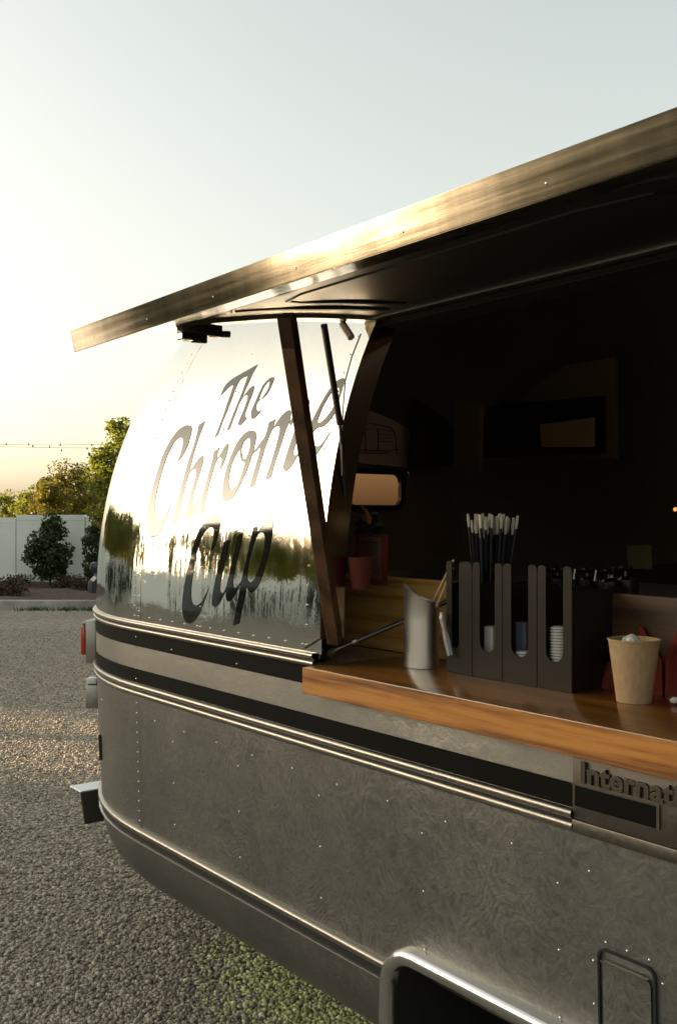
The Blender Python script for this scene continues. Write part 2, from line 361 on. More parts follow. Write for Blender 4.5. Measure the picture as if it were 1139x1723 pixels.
sheet('belly_skirt', lin(-3.0, ARR, 6), zb, M['dull'], TR)
# trims: two bright beads with a dark groove
def bead(z0, z1, o=.009): return [(z0, 0), (z0+.001, o*.7), (z0+(z1-z0)*.3, o), (z0+(z1-z0)*.7, o), (z1-.001, o*.7), (z1, 0)]
def double_trim(z0, z1, u0, group):
    h = z1-z0
    rail('trim_bead', bead(z0, z0+h*.44), us_from(u0), M['trim'], TR)
    rail('trim_groove', [(z0+h*.42, .002), (z0+h*.58, .002)], us_from(u0), M['rubber'], TR)
    rail('trim_bead', bead(z0+h*.56, z1, .011), us_from(u0), M['trim'], TR)
double_trim(1.000, 1.037, 1.044, 0)
double_trim(1.184, 1.215, 1.752, 0)
rail('trim_bead', bead(.600, .618, .012), us_from(ARL+.02), M['trim'], TR)
rail('trim_groove', [(.581, .004), (.601, .004)], us_from(ARL+.02), M['rubber'], TR)
rail('trim_bead', bead(.572, .582, .010), us_from(ARL+.02), M['trim'], TR)
# rivets
def rivets(name, pts, rad=.0026):
    ic = bmesh.new(); bmesh.ops.create_icosphere(ic, subdivisions=1, radius=rad); bv = [v.co.copy() for v in ic.verts]; bf = [[v.index for v in f.verts] for f in ic.faces]; ic.free()
    V = []; Fc = []
    for p in pts:
        k = len(V); V += [p+b for b in bv]; Fc += [[i+k for i in f] for f in bf]
    return tag(mesh(name, V, Fc, M['rivet'], TR, True), kind='stuff')
pts = [path(S0-.006, z, .001) for z in lin(.64, .98, 12)]+[path(S0-.006, z, .002) for z in lin(1.05, 1.17, 4)]
pts += [path(2.50-.165*i, .945-.002*(i % 2), .001) for i in range(18)]
for i in range(9):
    for z in (.905, .793, .680): pts.append(path(2.40-.33*i, z, .001))
pts += [path(2.40-.33*i, 1.155, .002) for i in range(3)]
pts += [path(u, .94, .001) for u in lin(S0+.25, S0+1.2, 4)]
rivets('rivet', pts)
pts = [path(S0+.004, z, .001) for z in lin(1.23, 2.2, 34)]+[path(S0-.02, z, .001) for z in lin(1.245, 1.5, 6)]
pts += [path(2.25, z, .001) for z in lin(1.23, 1.95, 14)]+[path(OPL+.055, z, .001) for z in lin(1.23, 1.93, 16)]
pts += [path(u, 1.23, .001) for u in lin(1.8, 2.6, 12)]
rivets('rivet', pts, .0022)
# skin seam laps
rail('skin_seam', [(z, .0006) for z in lin(1.216, 2.5, 24)], [S0-.028, S0-.0005], M['polished'], TR)
rail('skin_seam', [(z, .0006) for z in lin(.62, .998, 6)], [S0-.02, S0+.0005], M['dull'], TR)
# opening frame strip, jamb
rail('opening_frame', [(z, .004) for z in lin(1.248, 1.963, 16)], [OPL, OPL+.004, OPL+.030, OPL+.034], M['polished'], TR)
vs = []; zz = lin(1.247, 1.963, 16)
for z in zz: vs += [(1.3+off(z)-.004, OPL, z), (1.3+off(z)+.060, OPL-.002, z), (1.3+off(z)+.060, OPL+.03, z)]
fs = []
for i in range(len(zz)-1):
    a = i*3; fs += [(a, a+1, a+4, a+3), (a+1, a+2, a+5, a+4)]
m = M['jamb'] = mat('jamb_metal', (.34, .25, .16), .22, 1)
mesh('opening_jamb', vs, fs, m, TR, False)
# inner liner, floor, bulkhead
def skip_lin(u, z):
    if OPR < u < OPL and z < OPT: return True
    if S0 < u < S0+math.pi:
        p = path(u, z, -.06); return WX0-.05 < p.x < WX1+.05 and WZ0-.03 < z < WZ1+.03 and p.y > 3
    return False
sheet('interior_liner', us, [.62, .9]+zs[:-3], M['darkliner'], TR, -.06, skip_lin)
MB().box(1.42, 3.6, -2.95, 2.62, .55, .60).build('floor_pan', M['darkliner'], TR)
MB().box(1.36, 3.68, -3.02, -2.98, .45, 2.3).build('front_bulkhead', M['darkliner'], TR)
BS_Y = 3.36
wloop = rrect(2.665, 2.962, 1.568, 1.704, .035)
def bulk_half(z):
    A = 1.22-off(z)-.064; Lh = Lz(z)-.064; q = 1-((BS_Y-S0)/Lh)**PE if Lh > BS_Y-S0 else 0
    return A*max(0, q)**(1/PE)
bz = [z for z in lin(.62, 2.3, 40) if bulk_half(z) > .15]
bout = [(XC+bulk_half(z), z) for z in bz]+[(XC-bulk_half(z), z) for z in bz[::-1]]
mb = MB(); mb.poly([bout, wloop], lambda x, z: Vector((x, BS_Y, z)))
mb.build('rear_bulkhead', mat('bulkhead_board', (.13, .075, .038), .6), TR)
def loft_frame(name, l0, l1, y0, y1, material):
    n = len(l0); V = [Vector((x, y0, z)) for x, z in l0]+[Vector((x, y0, z)) for x, z in l1]+[Vector((x, y1, z)) for x, z in l0]+[Vector((x, y1, z)) for x, z in l1]
    Fc = []
    for i in range(n):
        j = (i+1) % n
        Fc += [(i, j, n+j, n+i), (i, j, 2*n+j, 2*n+i), (n+i, n+j, 3*n+j, 3*n+i)]
    return mesh(name, V, Fc, material, TR)
loft_frame('window_frame', wloop, rrect(2.640, 2.987, 1.543, 1.729, .055), BS_Y-.012, BS_Y+.01, M['black'])
mb = MB(); mb.poly([wloop], lambda x, z: Vector((x, BS_Y+.006, z))); mb.build('rear_window', M['amber'], TR)
mb = MB(); mb.tube([(2.992+.013*math.sin(R(a)), BS_Y-.014, 1.690-.0+.034*math.cos(R(a))) for a in range(20, 130, 12)], [.001, .003, .004, .0045, .0045, .004, .003, .002, .001, .001][:len(range(20, 130, 12))], 6)
mb.build('frame_glint', M['chrome'], TR, True)  # bright chrome arc drawn in for a glint on the window frame
# sill and counter, backsplash board
MB().box(1.302, 1.58, 1.752, 2.25, 1.172, 1.187, .002).build('metal_sill', M['steel'], TR)
MB().box(1.268, 1.90, -1.0, 1.75, 1.1335, 1.188, .003).build('serving_counter', M['woodtop'], TR, True)
MB().box(1.2635, 1.2675, -1.0, 1.7505, 1.132, 1.1865, .0008).build('counter_edging', M['wood'], TR)
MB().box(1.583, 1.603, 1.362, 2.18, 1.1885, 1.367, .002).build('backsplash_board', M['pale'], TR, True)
MB().box(1.583, 1.603, -1.0, 1.360, 1.1885, 1.366, .002).build('backsplash_board', wood('shaded_oak_board', (.025, .011, .003), (.045, .021, .006), (.07, .034, .011), .6, 'Y', 0), TR, True)  # right length of backsplash, its shade put into a darker wood colour
MB().box(1.604, 2.05, -1.0, 2.22, 1.335, 1.355, .002).build('inner_shelf', M['darkin'], TR)
MB().box(1.475, 1.56, OPR, OPL+.03, 1.948, 1.9615, .002).build('opening_header', M['darkin'], TR)
# ------------- raised hatch (flap)
PR = [(.763, 1.831), (.87, 1.866), (1.03, 1.902), (1.22, 1.936), (1.36, 1.952), (1.475, 1.962)]
FL, FR = 1.782, -1.0
def prof(t, up=0):      # t 0..1 along the flap from lip to hinge, Catmull
    k = t*(len(PR)-1); i = min(int(k), len(PR)-2); u = k-i
    P = [Vector(PR[max(0, min(len(PR)-1, i+j-1))]) for j in range(4)]
    q = .5*((2*P[1])+(P[2]-P[0])*u+(2*P[0]-5*P[1]+4*P[2]-P[3])*u*u+(3*P[1]-P[0]-3*P[2]+P[3])*u**3)
    return (q.x, q.y+up)
T = lin(0, 1, 20)
FLP = FR
def surf(name, ts, ss, up, material, smooth=True):
    V = []
    for t in ts:
        x, z = prof(t, up)
        V += [(x, s, z) for s in ss]
    n = len(ss); Fc = [(j*n+i, j*n+i+1, (j+1)*n+i+1, (j+1)*n+i) for j in range(len(ts)-1) for i in range(n-1)]
    return V, Fc
def shell(name, ts, ss, up0, up1, material):
    V0, F0 = surf('', ts, ss, up0, None); V1, F1 = surf('', ts, ss, up1, None); k = len(V0)
    Fc = F0+[tuple(i+k for i in f[::-1]) for f in F1]; n = len(ss); m_ = len(ts)
    for j in range(m_-1):
        a, b_ = j*n, (j+1)*n; Fc += [(a, b_, b_+k, a+k), (a+n-1, b_+n-1, b_+n-1+k, a+n-1+k)]
    for i in range(n-1): Fc += [(i, i+1, i+1+k, i+k), ((m_-1)*n+i, (m_-1)*n+i+1, (m_-1)*n+i+1+k, (m_-1)*n+i+k)]
    o = mesh(name, V0+V1, Fc, material, TR, True)
    bm = bmesh.new(); bm.from_mesh(o.data); bmesh.ops.recalc_face_normals(bm, faces=bm.faces); bm.to_mesh(o.data); bm.free()
    o.data.set_sharp_from_angle(angle=R(30)); return o
M['flaprim'] = mat('flap_rim_metal', (.66, .62, .55), .16, 1); m = M['flaprim']; n1 = noise(m, coords(m), 9, 3); L(m, bump(m, n1.outputs[0], .12, .02), BS(m).inputs['Normal'])
flap = shell('hatch_skin', T, [FR, -.3, .4, 1.1, FL], .020, .030, M['polished'])
shell('hatch_rim', lin(0.004, .30, 8), [FR, 0, 1, FL-.001], 0, .0195, M['flaprim'])
shell('hatch_rim', lin(.301, .999, 14), [FL-.045, FL-.001], 0, .0195, M['flaprim'])
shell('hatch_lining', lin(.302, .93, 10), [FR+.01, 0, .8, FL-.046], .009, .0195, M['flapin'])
x0, z0 = PR[0]
bm = bmesh.new(); V = [bm.verts.new((x, y, z)) for y in (FR, FL+.003) for x, z in ((x0-.004, z0-.0085), (x0-.0115, z0+.0315), (x0-.0005, z0+.0315), (x0-.0005, z0-.0085))]
for f in ((0, 1, 2, 3), (7, 6, 5, 4), (0, 4, 5, 1), (1, 5, 6, 2), (2, 6, 7, 3), (3, 7, 4, 0)): bm.faces.new([V[i] for i in f])
bmesh.ops.bevel(bm, geom=bm.edges[:], offset=.001, segments=2, affect='EDGES')
mb = MB(); mb.bm.free(); mb.bm = bm; mb.build('hatch_edge', M['lip'], TR)
mb = MB()   # swaged rib of the lining with its round corner
rb = []
for a in range(0, 91, 10): rb.append((.34+.06*(1-math.sin(R(a))), .55+.07*(1-math.cos(R(a)))))
pth = [(*[prof(.42, .010)[i] for i in (0,)], 1.66, prof(.42, .010)[1])]
def fp(t, s, up=.010): x, z = prof(t, up); return (x, s, z)
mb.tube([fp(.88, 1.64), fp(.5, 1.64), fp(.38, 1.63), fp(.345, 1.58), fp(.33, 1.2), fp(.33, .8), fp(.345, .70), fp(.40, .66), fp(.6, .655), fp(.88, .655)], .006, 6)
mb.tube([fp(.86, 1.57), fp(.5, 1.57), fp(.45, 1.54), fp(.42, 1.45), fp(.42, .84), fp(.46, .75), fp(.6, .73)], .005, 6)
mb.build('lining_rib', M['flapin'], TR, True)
MB().box(1.45, 1.50, FR, FL-.005, 1.962, 1.985, .003).build('hatch_hinge', M['trim'], TR, True)
pp = []
for k in range(12):
    y = FL-.09-.21*k
    for zz_ in (.006,): pp.append(Vector((x0-.0066, y, z0+zz_)))
rivets('rivet', pp, .0017)
pp = [Vector((prof(.10)[0], FL-.10-.16*k, prof(.10)[1]-.0005)) for k in range(14)]
rivets('rivet', pp, .002)
# latch block at the flap side
lp = at_s(338, 556, FL-.03)
mb = MB(); mb.box(lp.x-.045, lp.x+.045, lp.y-.012, lp.y+.018, lp.z-.010, lp.z+.014, .003); mb.box(lp.x-.02, lp.x+.012, lp.y-.008, lp.y+.008, lp.z-.026, lp.z-.008, .003)
mb.tube([(lp.x+.02, lp.y, lp.z-.004), (lp.x+.062, lp.y-.01, lp.z-.002)], .007, 8); mb.build('hatch_latch', M['black'], TR, True)
MB().box(lp.x-.048, lp.x-.02, lp.y-.012, lp.y+.012, lp.z-.024, lp.z-.009, .002).build('latch_tab', M['lip'], TR)
# dark bracket plate with a hole
pA, pB = at_n(576, 545, 1.40), at_n(591, 568, 1.40)
mb = MB(); mb.tube([pA, pB], .009, 6); mb.build('hatch_stop', M['black'], TR)
# timber brace
def bar(name, a, b_, w, d, material, parent=TR, tw=0):
    a = Vector(a); b_ = Vector(b_); t = (b_-a).normalized(); side = Vector((C_, -S_, 0)); side = (side-t*side.dot(t)).normalized(); nn = t.cross(side)
    q = Matrix.Rotation(tw, 3, t); side = q @ side; nn = q @ nn
    V = []
    for p in (a, b_): V += [p+side*w/2*i+nn*d/2*j for i, j in ((-1, -1), (1, -1), (1, 1), (-1, 1))]
    bm = bmesh.new(); vv = [bm.verts.new(v) for v in V]
    for f in ((0, 1, 2, 3), (7, 6, 5, 4), (0, 4, 5, 1), (1, 5, 6, 2), (2, 6, 7, 3), (3, 7, 4, 0)): bm.faces.new([vv[i] for i in f])
    bmesh.ops.recalc_face_normals(bm, faces=bm.faces); bmesh.ops.bevel(bm, geom=bm.edges[:], offset=.0012, segments=1, affect='EDGES')
    me = bpy.data.meshes.new(name); bm.to_mesh(me); bm.free(); me.materials.append(material)
    o = bpy.data.objects.new(name, me); COL.objects.link(o); o.parent = parent; return o
bar('timber_brace', at_n(482, 530, 1.05), at_n(564, 1079, 1.325), .027, .030, M['brace'], tw=R(20))
# gas strut: fat cylinder and thin rod
p0, p1, p2 = at_n(545, 546, 1.24), at_n(572, 714, 1.33), at_n(584, 862, 1.372)
gs = MB().tube([p0, p1], .0072, 10).build('gas_strut', M['black'], TR, True)
MB().tube([p1, p2], .0038, 8).build('strut_rod', M['black'], gs, True)
MB().tube([at_n(607, 562, 1.425), at_n(592, 600, 1.395), at_n(581, 640, 1.372), at_n(577, 690, 1.352), at_n(575, 760, 1.336), at_n(576, 800, 1.330)], .0017, 6).build('cable', M['black'], TR, True)
# counter stay: clevis and gas stay rod
c0 = at_z(545, 1110, 1.19)
mb = MB(); mb.box(c0.x-.012, c0.x+.012, c0.y-.02, c0.y+.02, 1.188, 1.191, .001); mb.build('stay_bracket', M['chrome'], TR)
mb = MB(); q0, q1 = at_n(538, 1108, c0.x), at_n(540, 1092, c0.x)
mb.tube([at_n(536, 1108, 1.33), at_n(538, 1096, 1.33), at_n(545, 1089, 1.33), at_n(553, 1093, 1.33), at_n(557, 1101, 1.33)], .0045, 8); mb.build('stay_clevis', M['chrome'], TR, True)
mb = MB(); mb.tube([at_n(553, 1103, 1.31), at_n(563, 1094, 1.325), at_n(580, 1087, 1.34), at_n(597, 1080, 1.355)], [.009, .008, .0045, .004], 10); mb.build('stay_rod_end', M['blacksteel'], TR, True)
MB().tube([at_n(597, 1080, 1.355), at_n(700, 1036, 1.47), at_n(760, 1008, 1.53)], .0052, 10).build('stay_rod', M['blacksteel'], TR, True)
MB().tube([at_n(594, 1081, 1.353), at_n(601, 1078, 1.359)], .0075, 10).build('stay_collar', M['trim'], TR, True)
# slanted dark gap at the lower corner of the skin
MB().tube([path(1.79, 1.222, .002), path(1.735, 1.248, .002)], .002, 6).build('corner_gap', M['rubber'], TR)
# wheel arch: chrome trim and dark well, wheel
ap = []
ap += [(ARL, z) for z in (.36, .46, ART-r)]
ap += [(ARL-r+r*math.cos(R(a)), ART-r+r*math.sin(R(a))) for a in range(15, 91, 15)]
ap += [(ARR+r-r*math.sin(R(a)), ART-r+r*math.cos(R(a))) for a in range(0, 91, 15)]+[(ARR, .46), (ARR, .36)]
cen = Vector(((ARL+ARR)/2, .45)); V = []; nA = len(ap)
prf = [(-.004, .0), (-.006, .022), (.002, .030), (.018, .030), (.026, .020), (.028, 0)]     # (outwards in plane, proud)
for i, (s, z) in enumerate(ap):
    a = Vector(ap[max(0, i-1)]); b_ = Vector(ap[min(nA-1, i+1)]); t = (b_-a).normalized(); nn = Vector((t.y, -t.x))
    if nn.dot(Vector((s, z))-cen) < 0: nn = -nn
    for g, o in prf:
        q = Vector((s, z))+nn*g; V.append(Vector((1.3+off(min(1, max(.57, q.y)))-o, q.x, q.y)))
k = len(prf); Fc = [(i*k+j, i*k+j+1, (i+1)*k+j+1, (i+1)*k+j) for i in range(nA-1) for j in range(k-1)]
wa = mesh('wheel_arch_trim', V, Fc, M['chrome'], TR, True)
V = []; 
for s, z in ap: V += [(1.31, s, z), (1.72, s, z)]
Fc = [(2*i, 2*i+1, 2*i+3, 2*i+2) for i in range(nA-1)]
V += [(1.72, ARL, .33), (1.72, ARR, .33), (1.72, ARR, .66), (1.72, ARL, .66)]; kk = len(V)-4; Fc.append((kk, kk+1, kk+2, kk+3))
mesh('wheel_well', V, Fc, M['rubber'], TR)
Mw = Matrix.Translation((1.50, 1.02, .315)) @ Matrix.Rotation(R(90), 4, 'Y')
wh = MB().lathe([(.20, -.085), (.27, -.095), (.305, -.08), (.315, -.05), (.315, .05), (.305, .08), (.27, .095), (.20, .085)], seg=40, M=Mw).build('wheel', M['tyre'], TR, True)
MB().lathe([(.0, -.045), (.06, -.055), (.10, -.03), (.16, -.045), (.195, -.075), (.205, -.085)], seg=32, M=Mw).build('wheel_rim', M['rim'], wh, True)
# small hatch door on the lower panel
hl = rrect(.893, 1.000, .62, .828, .016, 5)
mb = MB(); vo_ = []
def px_(s, z, o): return Vector((1.3+off(z)-o, s, z))
hin = rrect(.8965, .9965, .6235, .8245, .014, 5); n = len(hl)
V = [px_(s, z, .0006) for s, z in hl]+[px_(s, z, .005) for s, z in hl]+[px_(s, z, .005) for s, z in hin]+[px_(s, z, .0008) for s, z in hin]
Fc = [(j*n+i, j*n+(i+1) % n, (j+1)*n+(i+1) % n, (j+1)*n+i) for j in range(3) for i in range(n)]
hd = mesh('access_door_gasket', V, Fc, M['rubber'], TR, False)
mb = MB(); mb.poly([rrect(.902, .991, .629, .806, .010, 4)], lambda s, z: px_(s, z, .0035)); mb.build('access_door', M['dull'], TR)
MB().box(1.2945, 1.300, .903, .990, .8075, .8105).build('door_lip', M['trim'], TR)
rivets('rivet', [px_(s, z, .001) for s, z in ((1.010, .80), (1.010, .73), (1.008, .66), (.985, .838), (.945, .838), (.905, .838), (.882, .81), (.882, .74), (.882, .67))])
# name plate, with raised lettering; black stripe set in it
mb = MB(); mb.box(1.2935, 1.2995, -.6, 1.044, 1.022, 1.1315, .0015); mb.build('name_plate', M['plate'], TR, True)
MB().box(1.2925, 1.2935, .886, 1.038, 1.0445, 1.0775).build('black_inset', M['stripe'], TR)
mb = MB(); mb.box(1.2915, 1.2934, .880, 1.044, 1.078, 1.081); mb.box(1.2915, 1.2934, .880, .885, 1.044, 1.0775); mb.build('inset_border', M['plate'], TR)
MB().box(1.292, 1.2993, -.6, 1.044, 1.000, 1.0215, .002).build('plate_rail', M['plate'], TR, True)
cu = bpy.data.curves.new('lettering', 'FONT'); cu.body = 'International'; cu.size = .0445; cu.extrude = .0022; cu.offset = .0011; cu.bevel_depth = .0006; cu.space_character = 1.02
to = bpy.data.objects.new('tmp', cu); COL.objects.link(to)
dg = bpy.context.evaluated_depsgraph_get(); me = bpy.data.meshes.new_from_object(to.evaluated_get(dg)); bpy.data.objects.remove(to)
me.materials.clear(); me.materials.append(M['plate2'] if 'plate2' in M else M.setdefault('plate2', mat('letter_metal', (.115, .10, .085), .45, .9)))
o = bpy.data.objects.new('embossed_lettering', me); COL.objects.link(o); o.parent = TR
# local x -> -Y, local y -> +Z, local z -> -X
o.matrix_world = Matrix(((0, 0, -1, 1.2915), (-1.17, 0, 0, 1.026), (0, 1, 0, 1.087), (0, 0, 0, 1))); tag(o, 'raised letters reading International')
# rear: tail light, lamp, bumper
p = path(S0+.45, 1.12, .0)
def on_cap(t, z, o): return path(S0+t, z, o)
def capbox(name, px, y0, y1, w, th, dep, material, o0=0):
    return None
def billet(name, x0, x1, y0, y1, dep, thick, material, parent=TR, bev=.004):   # box standing at the cap, faces set square to the trailer
    a = at_depth(x0, y0, dep); b_ = at_depth(x1, y1, dep)
    mid = (a+b_)/2; w = (x1-x0)/F*dep; h = (y1-y0)/F*dep
    Mx = Matrix.Translation(mid) @ Matrix.Rotation(-TH, 4, 'Z')
    mb = MB(); mb.box(-w/2, w/2, -thick/2, thick/2, -h/2, h/2, bev, Mx); return mb.build(name, material, parent, True)
tl = billet('tail_light_base', 150.5, 168, 1042, 1113, 3.42, .10, M['band'])
billet('tail_light', 140.5, 147.8, 1052, 1100, 3.43, .07, M['amberl'])
billet('tail_light_cap', 143, 150, 1044, 1051.5, 3.43, .07, M['trim'])
ll = billet('licence_lamp', 147, 170, 1150, 1190, 3.44, .06, M['band'], bev=.008)
billet('lamp_lens', 148, 166, 1139, 1149.5, 3.44, .055, M['clearlens'], bev=.006)
bm_c = at_z(134, 1336, .565)
u0 = Vector((.0, 0, 0))
# bumper: a square channel across the rear, its near end showing
be = at_depth(136, 1334, 3.46)
pv = [(be.x, be.z), (be.x+.016, be.z-.112), (be.x+1.9, be.z-.112), (be.x+1.9, be.z)]
V = [Vector((x, be.y-.004, z)) for x, z in pv]+[Vector((x, be.y+.004, z)) for x, z in pv]
mesh('rear_bumper', V, [(0, 1, 2, 3), (7, 6, 5, 4), (0, 4, 5, 1), (1, 5, 6, 2), (2, 6, 7, 3), (3, 7, 4, 0)], mat('bumper_face', (.055, .05, .044), .55, .3), TR)
MB().box(be.x-.002, be.x+1.9, be.y-.006, be.y+.09, be.z+.0005, be.z+.006, .002).build('bumper_top', mat('bumper_steel', (.62, .64, .64), .35, .7), TR)
mb = MB(); mb.box(be.x+.45, be.x+.53, be.y-.7, be.y-.01, be.z-.09, be.z-.01); mb.build('bumper_arm', M['black'], TR)
mb = MB(); mb.tube([path(S0+.30, z, .004) for z in (.74, .78, .82)], .005, 6); mb.build('drain_slot', M['rubber'], TR)

# ------------- painted script on the skin
def skin_hit(x, y, o):
    r_ = ray(x, y); lo, hi = 1.0, 5.0
    for _ in range(34):
        t = (lo+hi)/2; z = EYE+r_.z*t
        if r_.x*t < 1.3+off(z)-o: lo = t
        else: hi = t
    return Vector((r_.x*t, r_.y*t, EYE+r_.z*t))
def letter(name, loops, org, sc, o):
    lp = [smoothloop([(org[0]+x/sc, org[1]+y/sc) for x, y in l], 4) for l in loops]
    v3 = [[Vector((a, b, 0)) for a, b in l] for l in lp]; flat = [p for l in v3 for p in l]
    tris = [[(flat[i].x, flat[i].y) for i in t] for t in tessellate_polygon(v3)]
    for _ in range(2):
        nt_ = []
        for a, b, c in tris:
            ab = ((a[0]+b[0])/2, (a[1]+b[1])/2); bc = ((b[0]+c[0])/2, (b[1]+c[1])/2); ca = ((c[0]+a[0])/2, (c[1]+a[1])/2)
            nt_ += [(a, ab, ca), (ab, b, bc), (ca, bc, c), (ab, bc, ca)]
        tris = nt_
    idx = {}; V = []; Fc = []
    for t in tris:
        f = []
        for p in t:
            k = (round(p[0], 3), round(p[1], 3))
            if k not in idx: idx[k] = len(V); V.append(skin_hit(p[0], p[1], o))
            f.append(idx[k])
        if len(set(f)) == 3: Fc.append(f)
    ob = mesh(name, V, Fc, M['vinyl'], TR, True)
    # normals face outwards and follow the skin
    bm = bmesh.new(); bm.from_mesh(ob.data)
    for f in bm.faces:
        if f.normal.x > 0: f.normal_flip()
    bm.to_mesh(ob.data); bm.free()
    nr = []
    for v in ob.data.vertices:
        z = v.co.z; d = (off(z+.004)-off(z-.004))/.008; nr.append(Vector((-1, 0, d)).normalized())
    ob.data.normals_split_custom_set_from_vertices(nr)
    return ob
c1, k1 = (360, 600), 9.492; c2, k2 = (240, 700), 7.119; c3, k3 = (340, 660), 7.119; c4, k4 = (460, 600), 8.136; c5, k5 = (290, 860), 5.995
